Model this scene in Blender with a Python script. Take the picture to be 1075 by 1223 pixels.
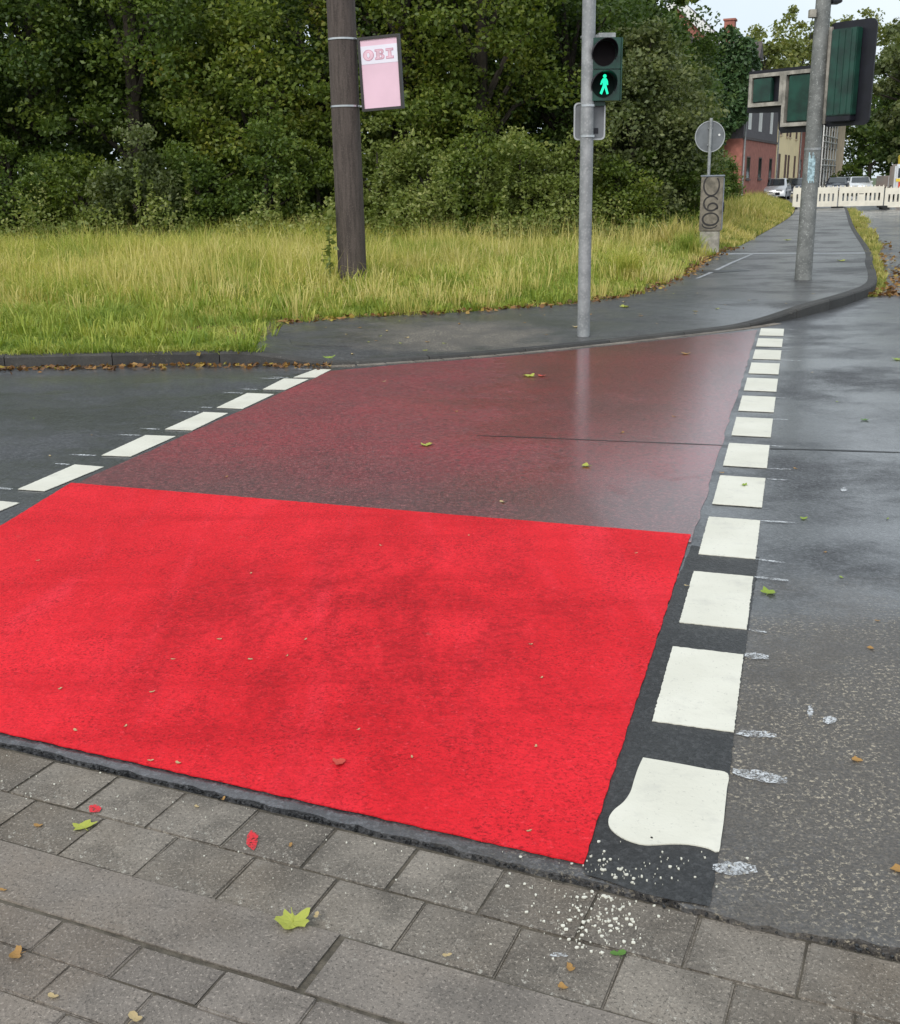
import bpy, bmesh, math, random
import numpy as np
from mathutils import Vector, Matrix

for o in list(bpy.data.objects): bpy.data.objects.remove(o)
scene = bpy.context.scene
C = scene.collection
R_ = math.radians
random.seed(7)
RNG = np.random.default_rng(7)

# ------------------------------------------------------------------ camera
CAM_H = 1.5
PITCH, ROLL, FPX = R_(16.7726), R_(-1.0849), 1300.0
IW, IH = 1075.0, 1223.0
fw = Vector((0, math.cos(PITCH), -math.sin(PITCH)))
up = Vector((0, math.sin(PITCH), math.cos(PITCH)))
rt = Vector((1, 0, 0))
rt2 = rt * math.cos(ROLL) + up * math.sin(ROLL)
up2 = -rt * math.sin(ROLL) + up * math.cos(ROLL)
cam_d = bpy.data.cameras.new('camera')
cam = bpy.data.objects.new('camera', cam_d); C.objects.link(cam)
cam_d.sensor_fit = 'HORIZONTAL'; cam_d.sensor_width = 36.0
cam_d.lens = FPX / IW * 36.0
cam_d.clip_start = 0.05; cam_d.clip_end = 3000
m = Matrix((rt2, up2, -fw)).transposed().to_4x4()
m.translation = Vector((0, 0, CAM_H))
cam.matrix_world = m
scene.camera = cam

# ------------------------------------------------------------------ sky, sun, exposure
SUN_EL, SUN_AZ = R_(44), R_(205)       # azimuth clockwise from +Y
w = bpy.data.worlds.new('World'); scene.world = w; w.use_nodes = True
wn = w.node_tree; wn.nodes.clear()
sky = wn.nodes.new('ShaderNodeTexSky'); sky.sky_type = 'NISHITA'; sky.sun_disc = False
sky.sun_elevation = SUN_EL; sky.sun_rotation = SUN_AZ
sky.air_density = 1.0; sky.dust_density = 4.0; sky.ozone_density = 1.0
hs = wn.nodes.new('ShaderNodeHueSaturation'); hs.inputs['Saturation'].default_value = 0.5
mixc = wn.nodes.new('ShaderNodeMix'); mixc.data_type = 'RGBA'; mixc.inputs[0].default_value = 0.72
tcw = wn.nodes.new('ShaderNodeTexCoord')
nzw = wn.nodes.new('ShaderNodeTexNoise'); nzw.inputs['Scale'].default_value = 2.2; nzw.inputs['Detail'].default_value = 5
crw = wn.nodes.new('ShaderNodeValToRGB')
crw.color_ramp.elements[0].position = 0.3; crw.color_ramp.elements[0].color = (7.0, 8.3, 9.3, 1)
crw.color_ramp.elements[1].position = 0.75; crw.color_ramp.elements[1].color = (10.0, 10.6, 11.0, 1)
bg = wn.nodes.new('ShaderNodeBackground'); bg.inputs[1].default_value = 0.085
ow = wn.nodes.new('ShaderNodeOutputWorld')
wn.links.new(tcw.outputs['Generated'], nzw.inputs['Vector'])
wn.links.new(nzw.outputs[0], crw.inputs[0])
wn.links.new(sky.outputs[0], hs.inputs['Color']); wn.links.new(hs.outputs[0], mixc.inputs[6])
wn.links.new(crw.outputs[0], mixc.inputs[7]); wn.links.new(mixc.outputs[2], bg.inputs[0])
wn.links.new(bg.outputs[0], ow.inputs[0])
sd = bpy.data.lights.new('sun', 'SUN'); sd.energy = 1.5; sd.angle = R_(25); sd.color = (1.0, 0.97, 0.92)
so = bpy.data.objects.new('sun', sd); C.objects.link(so)
sdir = Vector((math.sin(SUN_AZ) * math.cos(SUN_EL), math.cos(SUN_AZ) * math.cos(SUN_EL), math.sin(SUN_EL)))
so.rotation_euler = sdir.to_track_quat('Z', 'Y').to_euler(); so.location = (0, -5, 20)
scene.view_settings.view_transform = 'Standard'
scene.view_settings.look = 'None'; scene.view_settings.exposure = 0.55; scene.view_settings.gamma = 1.0
scene.render.engine = 'CYCLES'
cy = scene.cycles
cy.max_bounces = 4; cy.diffuse_bounces = 2; cy.glossy_bounces = 2; cy.transmission_bounces = 2; cy.transparent_max_bounces = 6

# ------------------------------------------------------------------ helpers
def ray(x, y):
    return fw * FPX + rt2 * (x - IW / 2) - up2 * (y - IH / 2)
def G(x, y, z=0.0):
    """survey: photograph point -> point on the level plane z"""
    d = ray(x, y); t = (z - CAM_H) / d.z
    return Vector((d.x * t, d.y * t, z))
def AT(x, y, Y):
    d = ray(x, y); return Vector((0, 0, CAM_H)) + d * (Y / d.y)

def tag(o, label=None, cat=None, group=None, kind=None):
    if label: o['label'] = label
    if cat: o['category'] = cat
    if group: o['group'] = group
    if kind: o['kind'] = kind
    return o
def empty(name, loc=(0, 0, 0), rz=0):
    o = bpy.data.objects.new(name, None); C.objects.link(o)
    o.location = loc; o.rotation_euler = (0, 0, rz); o.empty_display_size = 0.1
    return o
def link(name, me, mat=None, parent=None):
    if mat is not None and len(me.materials) == 0: me.materials.append(mat)
    o = bpy.data.objects.new(name, me); C.objects.link(o)
    if parent is not None: o.parent = parent
    return o
def np_mesh(name, V, F):
    """V (n,3), F (m,k) one polygon size"""
    V = np.asarray(V, np.float32); F = np.asarray(F, np.int32)
    me = bpy.data.meshes.new(name); k = F.shape[1]
    me.vertices.add(len(V)); me.vertices.foreach_set('co', V.ravel())
    me.loops.add(F.size); me.loops.foreach_set('vertex_index', F.ravel())
    me.polygons.add(len(F))
    me.polygons.foreach_set('loop_start', np.arange(len(F), dtype=np.int32) * k)
    me.polygons.foreach_set('loop_total', np.full(len(F), k, np.int32))
    me.update(calc_edges=True); me.validate()
    return me

class MB:
    def __init__(s): s.v = []; s.f = []
    def add(s, vs, fs):
        b = len(s.v); s.v += [tuple(v) for v in vs]; s.f += [tuple(i + b for i in f) for f in fs]; return s
    def box(s, a, b, M=None):
        x0, y0, z0 = a; x1, y1, z1 = b
        vs = [Vector(p) for p in ((x0,y0,z0),(x1,y0,z0),(x1,y1,z0),(x0,y1,z0),(x0,y0,z1),(x1,y0,z1),(x1,y1,z1),(x0,y1,z1))]
        if M is not None: vs = [M @ v for v in vs]
        return s.add(vs, [(3,2,1,0),(4,5,6,7),(0,1,5,4),(1,2,6,5),(2,3,7,6),(3,0,4,7)])
    def prism(s, pts, z0, z1, M=None):
        n = len(pts)
        vs = [Vector((p[0], p[1], z0)) for p in pts] + [Vector((p[0], p[1], z1)) for p in pts]
        if M is not None: vs = [M @ v for v in vs]
        fs = [tuple(range(n - 1, -1, -1)), tuple(range(n, 2 * n))]
        fs += [(i, (i + 1) % n, n + (i + 1) % n, n + i) for i in range(n)]
        return s.add(vs, fs)
    def tube(s, pts, rad, n=10, cap=True):
        pts = [Vector(p) for p in pts]
        rad = rad if isinstance(rad, (list, tuple)) else [rad] * len(pts)
        b = len(s.v); fs = []; vs = []
        for i, p in enumerate(pts):
            d = (pts[min(i + 1, len(pts) - 1)] - pts[max(i - 1, 0)]).normalized()
            a = Vector((1, 0, 0)) if abs(d.x) < 0.8 else Vector((0, 1, 0))
            e1 = d.cross(a).normalized(); e2 = d.cross(e1)
            for k in range(n):
                t = 2 * math.pi * k / n
                vs.append(p + (e1 * math.cos(t) + e2 * math.sin(t)) * rad[i])
        for i in range(len(pts) - 1):
            for k in range(n):
                fs.append((i*n+k, (i+1)*n+k, (i+1)*n+(k+1)%n, i*n+(k+1)%n))
        if cap:
            fs.append(tuple(range(n))); fs.append(tuple(range(len(pts)*n-1, (len(pts)-1)*n-1, -1)))
        return s.add(vs, fs)
    def mesh(s, name, smooth=False, bevel=0, fix=True):
        me = bpy.data.meshes.new(name); me.from_pydata(s.v, [], s.f); 
        bm = bmesh.new(); bm.from_mesh(me)
        if fix: bmesh.ops.recalc_face_normals(bm, faces=bm.faces)
        if bevel:
            es = [e for e in bm.edges if len(e.link_faces) == 2 and e.calc_face_angle(0) > 0.5]
            bmesh.ops.bevel(bm, geom=es, offset=bevel, segments=2, affect='EDGES', clamp_overlap=True)
        bm.to_mesh(me); bm.free()
        if smooth:
            me.polygons.foreach_set('use_smooth', [True] * len(me.polygons))
            try: me.set_sharp_from_angle(angle=R_(40))
            except Exception: pass
        return me
    def build(s, name, mat, parent=None, smooth=False, bevel=0):
        return link(name, s.mesh(name, smooth, bevel), mat, parent)

def rrect(x0, y0, x1, y1, r, n=5):
    pts = []
    for cx, cy, a0 in ((x1-r,y0+r,-90),(x1-r,y1-r,0),(x0+r,y1-r,90),(x0+r,y0+r,180)):
        for k in range(n + 1):
            a = R_(a0 + 90 * k / n); pts.append((cx + r*math.cos(a), cy + r*math.sin(a)))
    return pts

# ------------------------------------------------------------------ materials
class NT:
    def __init__(s, name):
        s.m = bpy.data.materials.new(name); s.m.use_nodes = True
        s.t = s.m.node_tree; s.p = s.t.nodes['Principled BSDF']; s.out = s.t.nodes['Material Output']
        tc = s.t.nodes.new('ShaderNodeTexCoord'); s.co = tc.outputs['Object']
    def L(s, a, b):
        s.t.links.new(a, b)
    def val(s, sock, v):
        if hasattr(v, 'is_linked') or hasattr(v, 'links'): s.L(v, sock)
        else:
            if sock.type == 'RGBA' and len(v) == 3: v = (*v, 1)
            sock.default_value = v
    def noise(s, scale, detail=3, rough=0.55, vec=None, dist=0.0):
        n = s.t.nodes.new('ShaderNodeTexNoise'); n.inputs['Scale'].default_value = scale
        n.inputs['Detail'].default_value = detail; n.inputs['Roughness'].default_value = rough
        n.inputs['Distortion'].default_value = dist
        s.L(vec or s.co, n.inputs['Vector']); return n.outputs[0]
    def voro(s, scale, feat='F1', vec=None, out='Distance', rnd=1.0):
        n = s.t.nodes.new('ShaderNodeTexVoronoi'); n.feature = feat; n.inputs['Scale'].default_value = scale
        n.inputs['Randomness'].default_value = rnd
        s.L(vec or s.co, n.inputs['Vector']); return n.outputs[out]
    def scale(s, sx, sy, sz, loc=(0,0,0), rot=(0,0,0)):
        n = s.t.nodes.new('ShaderNodeMapping'); n.inputs['Scale'].default_value = (sx, sy, sz)
        n.inputs['Location'].default_value = loc; n.inputs['Rotation'].default_value = rot
        s.L(s.co, n.inputs['Vector']); return n.outputs[0]
    def ramp(s, x, a, b, va=0.0, vb=1.0):
        n = s.t.nodes.new('ShaderNodeMapRange'); n.interpolation_type = 'SMOOTHSTEP'
        s.L(x, n.inputs[0]); n.inputs[1].default_value = a; n.inputs[2].default_value = b
        n.inputs[3].default_value = va; n.inputs[4].default_value = vb; return n.outputs[0]
    def math(s, op, a, b=0.0):
        n = s.t.nodes.new('ShaderNodeMath'); n.operation = op; s.val(n.inputs[0], a); s.val(n.inputs[1], b); return n.outputs[0]
    def mix(s, f, a, b, blend='MIX'):
        n = s.t.nodes.new('ShaderNodeMix'); n.data_type = 'RGBA'; n.blend_type = blend
        s.val(n.inputs[0], f); s.val(n.inputs[6], a); s.val(n.inputs[7], b); return n.outputs[2]
    def cramp(s, f, stops):
        n = s.t.nodes.new('ShaderNodeValToRGB'); e = n.color_ramp.elements
        e[0].position = stops[0][0]; e[0].color = (*stops[0][1], 1); e[1].position = stops[-1][0]; e[1].color = (*stops[-1][1], 1)
        for p, c in stops[1:-1]:
            k = e.new(p); k.color = (*c, 1)
        s.L(f, n.inputs[0]); return n.outputs[0]
    def bump(s, h, dist, strength=1.0, prev=None):
        n = s.t.nodes.new('ShaderNodeBump'); n.inputs['Strength'].default_value = strength; n.inputs['Distance'].default_value = dist
        s.L(h, n.inputs['Height'])
        if prev is not None: s.L(prev, n.inputs['Normal'])
        return n.outputs[0]
    def island(s):
        n = s.t.nodes.new('ShaderNodeNewGeometry'); return n.outputs['Random Per Island']
    def objrand(s):
        n = s.t.nodes.new('ShaderNodeObjectInfo'); return n.outputs['Random']
    def xyz(s):
        n = s.t.nodes.new('ShaderNodeSeparateXYZ'); s.L(s.co, n.inputs[0]); return n.outputs
    def set(s, **k):
        for key, v in k.items():
            s.val(s.p.inputs[key.replace('_', ' ')], v)
        return s

MATS = {}
def simple(name, col, rough=0.6, var=0.15, sc=6.0, bump=0.0, bsc=60.0, metallic=0.0, **k):
    n = NT(name)
    f = n.noise(sc, 4)
    lo = tuple(c * (1 - var) for c in col); hi = tuple(min(1, c * (1 + var)) for c in col)
    n.set(Base_Color=n.mix(n.ramp(f, .3, .7), lo, hi), Roughness=rough, Metallic=metallic)
    if bump: n.set(Normal=n.bump(n.noise(bsc, 3), bump))
    for a, v in k.items(): n.val(n.p.inputs[a.replace('_', ' ')], v)
    MATS[name] = n.m; return n.m

def asphalt(name, lo, hi, wet=0.5, worn=None, speck=0.0, bumpd=0.004):
    n = NT(name)
    agg = n.voro(95, 'F1'); aggc = n.voro(95, 'F1', out='Color')
    sep = n.t.nodes.new('ShaderNodeSeparateColor'); n.L(aggc, sep.inputs[0]); rnd = sep.outputs[0]
    fine = n.noise(180, 3, .7); big = n.noise(.55, 5, .6); mid = n.noise(5, 4, .6)
    col = n.mix(n.ramp(big, .35, .7), lo, hi)
    col = n.mix(n.ramp(mid, .3, .75, 0, .45), col, tuple(c * .55 for c in lo))
    col = n.mix(n.math('MULTIPLY', n.ramp(rnd, .45, 1.0), .55), col, tuple(min(1, c * 2.1) for c in hi))
    col = n.mix(n.ramp(fine, .35, .6, .55, 0), col, tuple(c * .35 for c in lo))
    gr = n.noise(34, 4, .85)
    col = n.mix(n.ramp(gr, .36, .50, .55, 0), col, tuple(c * .35 for c in lo))
    col = n.mix(n.ramp(gr, .56, .70, 0, .45), col, tuple(min(1, c * 1.9) for c in hi))
    if worn is not None:
        x, y, z = n.xyz()
        dx = n.math('SUBTRACT', x, worn[0]); dy = n.math('SUBTRACT', y, worn[1])
        d = n.math('SQRT', n.math('ADD', n.math('MULTIPLY', dx, dx), n.math('MULTIPLY', dy, dy)))
        d = n.math('ADD', d, n.math('MULTIPLY', n.noise(2.5, 4, .6), 1.5))
        wm = n.ramp(d, worn[2] + .75, worn[2] * .35 + .75)
        col = n.mix(n.math('MULTIPLY', wm, .7), col, n.mix(n.ramp(n.noise(120, 2, .8), .3, .7), (.060, .053, .046), (.145, .124, .10)))
        sp = n.math('MULTIPLY', n.math('MULTIPLY', n.ramp(n.noise(75, 3, .8), .54, .63), wm), n.ramp(n.noise(2.6, 4, .65), .38, .60, .05, 1))
        col = n.mix(n.math('MULTIPLY', sp, .85), col, (.46, .40, .30))
    wetm = n.ramp(n.noise(.9, 8, .74, vec=n.scale(.8, 1.1, 1, rot=(0,0,.3))), .32, .60)
    if worn is not None:
        wetm = n.math('MULTIPLY', wetm, n.math('SUBTRACT', 1.0, n.math('MULTIPLY', wm, .9)))
    n.set(Base_Color=col, Roughness=n.ramp(wetm, 0, 1, .62, .34), Coat_Weight=n.math('MULTIPLY', wetm, wet), Coat_Roughness=.2, Specular_IOR_Level=.5)
    b = n.bump(fine, bumpd, .8); b = n.bump(agg, bumpd * .8, .6, b)
    n.set(Normal=b)
    n.L(n.bump(n.noise(60, 3, .7), bumpd * .17, .8), n.p.inputs['Coat Normal'])
    MATS[name] = n.m; return n.m

M_ROAD = asphalt('road_asphalt', (.040, .042, .047), (.074, .076, .082), wet=1.0, worn=(1.5, 2.45, 1.75))
M_PATH = asphalt('path_asphalt', (.035, .035, .036), (.075, .074, .073), wet=.45, worn=(.1, 10.9, 1.3))
M_DARK = asphalt('fresh_asphalt', (.016, .016, .017), (.030, .030, .031), wet=.1)
M_SEAM = simple('seam_bitumen', (.008, .008, .009), .4)

def red_bright():
    n = NT('fresh_red_coating')
    x, y, z = n.xyz()
    big = n.noise(1.1, 4, .6)
    streak = n.noise(1.0, 4, .62, vec=n.scale(3.6, .6, 1, rot=(0, 0, .31)), dist=.6)
    cross = n.noise(1.0, 3, .6, vec=n.scale(.6, 5.0, 1, rot=(0, 0, .38)), dist=.2)
    col = n.mix(n.ramp(big, .34, .66), (.60, .010, .018), (.74, .018, .030))
    col = n.mix(n.ramp(streak, .50, .74, 0, .5), col, (.78, .034, .058))
    d = n.math('SQRT', n.math('ADD', n.math('POWER', n.math('ABSOLUTE', n.math('MULTIPLY', n.math('SUBTRACT', x, -.35), 1.0)), 2), n.math('POWER', n.math('ABSOLUTE', n.math('MULTIPLY', n.math('SUBTRACT', y, 3.65), .8)), 2)))
    dm = n.math('MULTIPLY', n.ramp(d, .1, 1.25, 1, .12), n.ramp(n.noise(1.0, 6, .72, vec=n.scale(3.4, 1.2, 1, rot=(0, 0, .31)), dist=.4), .36, .62))
    col = n.mix(n.math('MULTIPLY', dm, .6), col, (.36, .003, .008))
    col = n.mix(n.ramp(cross, .52, .70, 0, .35), col, (.42, .004, .010))
    col = n.mix(n.math('MULTIPLY', n.ramp(n.noise(34, 4, .85), .40, .56, 1, 0), n.ramp(dm, 0, .7, .18, .55)), col, (.25, .002, .006))
    pit = n.ramp(n.noise(95, 3, .8), .36, .50, 1, 0)
    pm = n.ramp(n.noise(3.5, 3, .6), .3, .7, .35, 1)
    col = n.mix(n.math('MULTIPLY', n.math('MULTIPLY', pit, pm), .8), col, (.17, .002, .005))
    col = n.mix(n.ramp(n.noise(55, 3, .8), .58, .72, 0, .45), col, (.88, .06, .08))
    col = n.mix(n.ramp(n.noise(9, 4, .7), .66, .78, 0, .22), col, (.45, .16, .14))
    n.set(Base_Color=col, Roughness=.75, Specular_IOR_Level=.2)
    b = n.bump(n.noise(110, 4, .75), .005, .7); n.set(Normal=n.bump(n.voro(75), .004, .55, b))
    MATS['red'] = n.m; return n.m
def red_dull():
    n = NT('old_red_asphalt')
    fine = n.noise(170, 3, .7); big = n.noise(.7, 5, .62, vec=n.scale(1, 1.1, 1, rot=(0, 0, .35)))
    x, y, z = n.xyz()
    col = n.mix(n.ramp(big, .32, .70), (.27, .018, .027), (.15, .014, .019))
    near_ = n.ramp(n.math('ADD', n.math('ADD', y, n.math('MULTIPLY', x, .35)), n.math('MULTIPLY', n.noise(1.3, 4), 1.2)), 5.2, 6.9, .7, 0)
    col = n.mix(near_, col, (.052, .030, .028))
    col = n.mix(n.ramp(n.noise(3.2, 6, .72), .45, .75, 0, .5), col, (.10, .030, .030))
    cc = n.voro(100, 'F1', out='Color'); sep = n.t.nodes.new('ShaderNodeSeparateColor'); n.L(cc, sep.inputs[0])
    col = n.mix(n.ramp(sep.outputs[0], .55, 1, 0, .55), col, (.34, .11, .11))
    col = n.mix(n.ramp(fine, .33, .55, .6, 0), col, (.016, .006, .006))
    gr = n.noise(30, 4, .85)
    col = n.mix(n.ramp(gr, .36, .52, .7, 0), col, (.030, .010, .010))
    col = n.mix(n.ramp(gr, .57, .72, 0, .5), col, (.46, .10, .10))
    wet = n.ramp(n.noise(.75, 8, .74, vec=n.scale(.8, 1.0, 1, rot=(0, 0, .2))), .30, .62)
    wet = n.math('MINIMUM', n.math('ADD', wet, n.ramp(n.math('ADD', x, n.noise(1.2, 4)), .4, 2.0, 0, .8)), 1.0)
    wet = n.math('MULTIPLY', wet, n.ramp(n.math('ADD', n.math('SUBTRACT', x, n.math('MULTIPLY', y, .1)), n.math('MULTIPLY', n.noise(1.0, 5, .65), 1.4)), -1.2, 1.6, .3, 1))
    col = n.mix(n.ramp(n.noise(60, 3, .8), .66, .72, 0, .6), col, (.42, .36, .34))
    n.set(Base_Color=col, Roughness=n.ramp(wet, 0, 1, .55, .32), Coat_Weight=wet, Coat_Roughness=n.ramp(wet, .4, 1, .28, .13))
    b = n.bump(fine, .004, .7); n.set(Normal=n.bump(n.voro(90), .0025, .5, b))
    n.L(n.bump(n.noise(55, 3, .7), .0007, .8), n.p.inputs['Coat Normal'])
    MATS['dull'] = n.m; return n.m
M_RED = red_bright(); M_DULL = red_dull()

def white_paint():
    n = NT('white_road_paint')
    col = n.mix(n.ramp(n.noise(3, 4), .3, .7), (.57, .555, .475), (.64, .625, .545))
    col = n.mix(n.ramp(n.noise(90, 3, .75), .60, .72, 0, .55), col, (.27, .26, .24))
    col = n.mix(n.ramp(n.noise(7, 4, .7), .52, .74, 0, .45), col, (.42, .41, .37))
    n.set(Base_Color=col, Roughness=.5); n.set(Normal=n.bump(n.noise(60, 3), .002, .5)); return n.m
M_WHITE = white_paint()
def chalk():
    n = NT('chalk')
    n.set(Base_Color=(.56, .58, .60), Roughness=1.0, Specular_IOR_Level=.0)
    n.set(Alpha=n.math('MULTIPLY', n.ramp(n.noise(150, 2, .7), .36, .60), n.ramp(n.noise(22, 3, .7), .30, .58, .15, .95))); return n.m
M_CHALK = chalk()
def redspot():
    n = NT('red_spray'); n.set(Base_Color=(.55, .02, .03), Roughness=.8)
    n.set(Alpha=n.ramp(n.noise(120, 3, .7), .36, .5)); return n.m
M_SPOT = redspot()

def stone(name, lo, hi, stain=.5, speck=.3):
    n = NT(name)
    r = n.objrand()
    col = n.mix(r, lo, hi)
    wn_ = n.t.nodes.new('ShaderNodeNewGeometry'); wp_ = wn_.outputs['Position']
    col = n.mix(n.ramp(n.noise(4.5, 5, .65, vec=wp_), .38, .70, 0, stain), col, tuple(c * .5 for c in lo))
    col = n.mix(n.ramp(n.noise(1.3, 4, .6, vec=wp_), .45, .7, 0, .5), col, (lo[0]*1.15, lo[1]*1.0, lo[2]*.8))
    col = n.mix(n.ramp(n.noise(135, 4, .8), .53, .68, 0, .7), col, tuple(min(1, c * 2.0) for c in hi))
    col = n.mix(n.ramp(n.noise(120, 4, .8), .32, .5, .85, 0), col, tuple(c * .25 for c in lo))
    col = n.mix(n.math('MULTIPLY', n.ramp(n.noise(48, 4, .8), .57, .66), n.ramp(n.noise(2.6, 3), .45, .65, 0, speck)), col, (.42, .40, .35))
    n.set(Base_Color=col, Roughness=.78)
    b = n.bump(n.noise(130, 4, .7), .004, .7); n.set(Normal=n.bump(n.noise(18, 4), .006, .5, b))
    MATS[name] = n.m; return n.m
M_GUT = stone('gutter_stone', (0.122, 0.105, 0.087), (0.230, 0.203, 0.171), .75, 1.0)
M_KERB = stone('kerb_concrete', (0.159, 0.139, 0.122), (0.199, 0.174, 0.151), .65, .35)
M_PAVER = stone('paver_concrete', (0.137, 0.119, 0.104), (0.221, 0.193, 0.168), .65, .35)
M_FKERB = stone('far_kerb_stone', (.030, .029, .028), (.052, .050, .047), .5, .3)
M_JOINT = simple('joint_dirt', (.080, .069, .053), .95, .4, 30, .006, 90)
M_EARTH = simple('meadow_earth', (.055, .050, .022), .95, .45, 1.5, .02, 20)
M_GROUND = simple('ground_grassland', (.06, .085, .03), .95, .3, .2)

def leafmat(name, stops, sub=.35, patch=.5, psc=.8):
    n = NT(name)
    f = n.math('ADD', n.math('MULTIPLY', n.island(), 1 - patch), n.math('MULTIPLY', n.ramp(n.noise(psc, 3), .3, .7), patch))
    col = n.cramp(f, stops)
    n.set(Base_Color=col, Roughness=.5, Specular_IOR_Level=.35)
    tr = n.t.nodes.new('ShaderNodeBsdfTranslucent'); n.L(n.mix(1.0, col, (1.3, 1.35, .7), 'MULTIPLY'), tr.inputs[0])
    mx = n.t.nodes.new('ShaderNodeMixShader'); mx.inputs[0].default_value = sub
    n.L(n.p.outputs[0], mx.inputs[1]); n.L(tr.outputs[0], mx.inputs[2]); n.L(mx.outputs[0], n.out.inputs[0])
    return n.m
GREENS = {
 'dark': leafmat('foliage_dark', [(0, (0.030, 0.059, 0.014)), (.5, (0.061, 0.101, 0.021)), (1, (0.116, 0.160, 0.030))]),
 'mid': leafmat('foliage_mid', [(0, (0.048, 0.085, 0.018)), (.5, (0.095, 0.143, 0.026)), (1, (0.179, 0.221, 0.038))]),
 'olive': leafmat('foliage_olive', [(0, (0.062, 0.099, 0.019)), (.5, (0.123, 0.167, 0.026)), (.85, (0.202, 0.224, 0.037)), (1, (0.317, 0.264, 0.044))]),
 'grey': leafmat('foliage_grey', [(0, (0.055, 0.078, 0.027)), (.5, (0.116, 0.143, 0.053)), (1, (0.226, 0.245, 0.099))]),
 'ivy': leafmat('foliage_ivy', [(0, (0.026, 0.059, 0.023)), (.6, (0.052, 0.101, 0.034)), (1, (0.095, 0.143, 0.047))], .15),
 'pale': leafmat('foliage_pale', [(0, (0.103, 0.139, 0.029)), (.5, (0.179, 0.221, 0.053)), (1, (0.352, 0.352, 0.128))]),
 'far': leafmat('foliage_far_hazed', [(0, (0.095, 0.115, 0.040)), (.5, (0.169, 0.196, 0.058)), (1, (0.301, 0.295, 0.092))]),  # paler greens for distant crowns, haze put into the leaf colour
}
def grassmat(name, stops, psc):
    n = NT(name)
    x, y, z = n.xyz()
    f = n.math('ADD', n.math('MULTIPLY', n.island(), .45), n.math('MULTIPLY', n.ramp(n.noise(psc, 5, .7), .34, .66), .55))
    col = n.cramp(f, stops)
    n.set(Base_Color=col, Roughness=.55, Specular_IOR_Level=.3)
    tr = n.t.nodes.new('ShaderNodeBsdfTranslucent'); n.L(n.mix(1.0, col, (1.2, 1.2, .7), 'MULTIPLY'), tr.inputs[0])
    mx = n.t.nodes.new('ShaderNodeMixShader'); mx.inputs[0].default_value = .35
    n.L(n.p.outputs[0], mx.inputs[1]); n.L(tr.outputs[0], mx.inputs[2]); n.L(mx.outputs[0], n.out.inputs[0])
    return n.m
M_GRASS_N = grassmat('grass_green', [(0, (.12, .20, .030)), (.4, (.25, .33, .055)), (.7, (.42, .43, .10)), (1, (.58, .52, .20))], .9)
M_GRASS_F = grassmat('grass_straw', [(0, (.16, .23, .035)), (.3, (.33, .38, .065)), (.62, (.53, .49, .12)), (1, (.70, .60, .25))], .7)
M_GRASS_V = grassmat('grass_verge', [(0, (.09, .14, .03)), (.3, (.24, .27, .06)), (.62, (.48, .42, .13)), (1, (.66, .55, .27))], 1.2)
M_GRASS_T = grassmat('grass_tussock', [(0, (.13, .22, .03)), (.5, (.30, .37, .06)), (1, (.52, .50, .13))], 1.5)
M_STALK = grassmat('dry_stalk', [(0, (.42, .40, .10)), (.6, (.60, .52, .19)), (1, (.72, .62, .31))], .7)
M_LITTER = leafmat('dead_leaves', [(0, (.06, .030, .014)), (.4, (.16, .075, .025)), (.7, (.30, .16, .05)), (.9, (.36, .28, .05)), (1, (.2, .25, .06))], .15, .2)
M_BARK = simple('bark', (.035, .028, .02), .9, .4, 9, .01, 40)
M_GALV = NT('galvanised_steel')
_n = M_GALV; _c = _n.mix(_n.ramp(_n.noise(7, 4), .3, .7), (.22, .23, .235), (.34, .35, .355))
_c = _n.mix(_n.ramp(_n.voro(38, out='Distance'), .12, .5, .5, 0), _c, (.42, .43, .43))
_n.set(Base_Color=_c, Metallic=.35, Roughness=.55); _n.set(Normal=_n.bump(_n.noise(60, 3), .001, .4)); M_GALV = _n.m
_n = NT('weathered_mast'); _c = _n.mix(_n.ramp(_n.noise(5, 5, .7), .35, .7), (.13, .135, .13), (.23, .235, .225))
_c = _n.mix(_n.ramp(_n.noise(35, 4, .8), .56, .66, 0, .8), _c, (.45, .46, .44)); _c = _n.mix(_n.ramp(_n.noise(22, 4, .8), .6, .7, 0, .6), _c, (.06, .06, .05))
_n.set(Base_Color=_c, Metallic=.2, Roughness=.65); M_MAST = _n.m
_n = NT('brown_concrete_pole'); _v = _n.scale(14, 14, 1.2)
_c = _n.mix(_n.ramp(_n.noise(2, 5, .7, vec=_v), .3, .7), (.040, .030, .026), (.088, .068, .060))
_c = _n.mix(_n.ramp(_n.noise(80, 3, .7), .5, .7, 0, .5), _c, (.16, .13, .115))
_n.set(Base_Color=_c, Roughness=.85, Normal=_n.bump(_n.noise(60, 4, .7), .004, .6)); M_POLE = _n.m
M_STEEL = simple('strap_steel', (.55, .56, .57), .3, .1, metallic=.9)
M_SIGBACK = simple('sign_back_grey', (.17, .18, .19), .5, .15, metallic=.3)
M_RIM = simple('sign_rim', (.45, .46, .47), .4, .1, metallic=.5)
M_FRAME = simple('poster_frame_black', (.03, .027, .027), .5)
M_PINK = simple('poster_pink', (.74, .50, .60), .35, .05, 2)
M_LILAC = simple('poster_white_band', (.76, .73, .82), .35, .03, 2)
M_LETTER = simple('letter_outline_pink', (.56, .25, .36), .4)
M_LETFILL = simple('letter_fill_pink', (.72, .48, .56), .4)
M_SIGGRN = simple('signal_green_plastic', (.006, .042, .028), .4, .45, 5, Coat_Weight=.2)
M_SIGBLK = simple('signal_black', (.006, .006, .011), .45, .3)
M_FRAMEW = simple('aluminium_frame', (.29, .27, .235), .6, .4, 8)
M_LENSOFF = simple('lens_red_off', (.006, .004, .005), .6, Specular_IOR_Level=.1)
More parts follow.
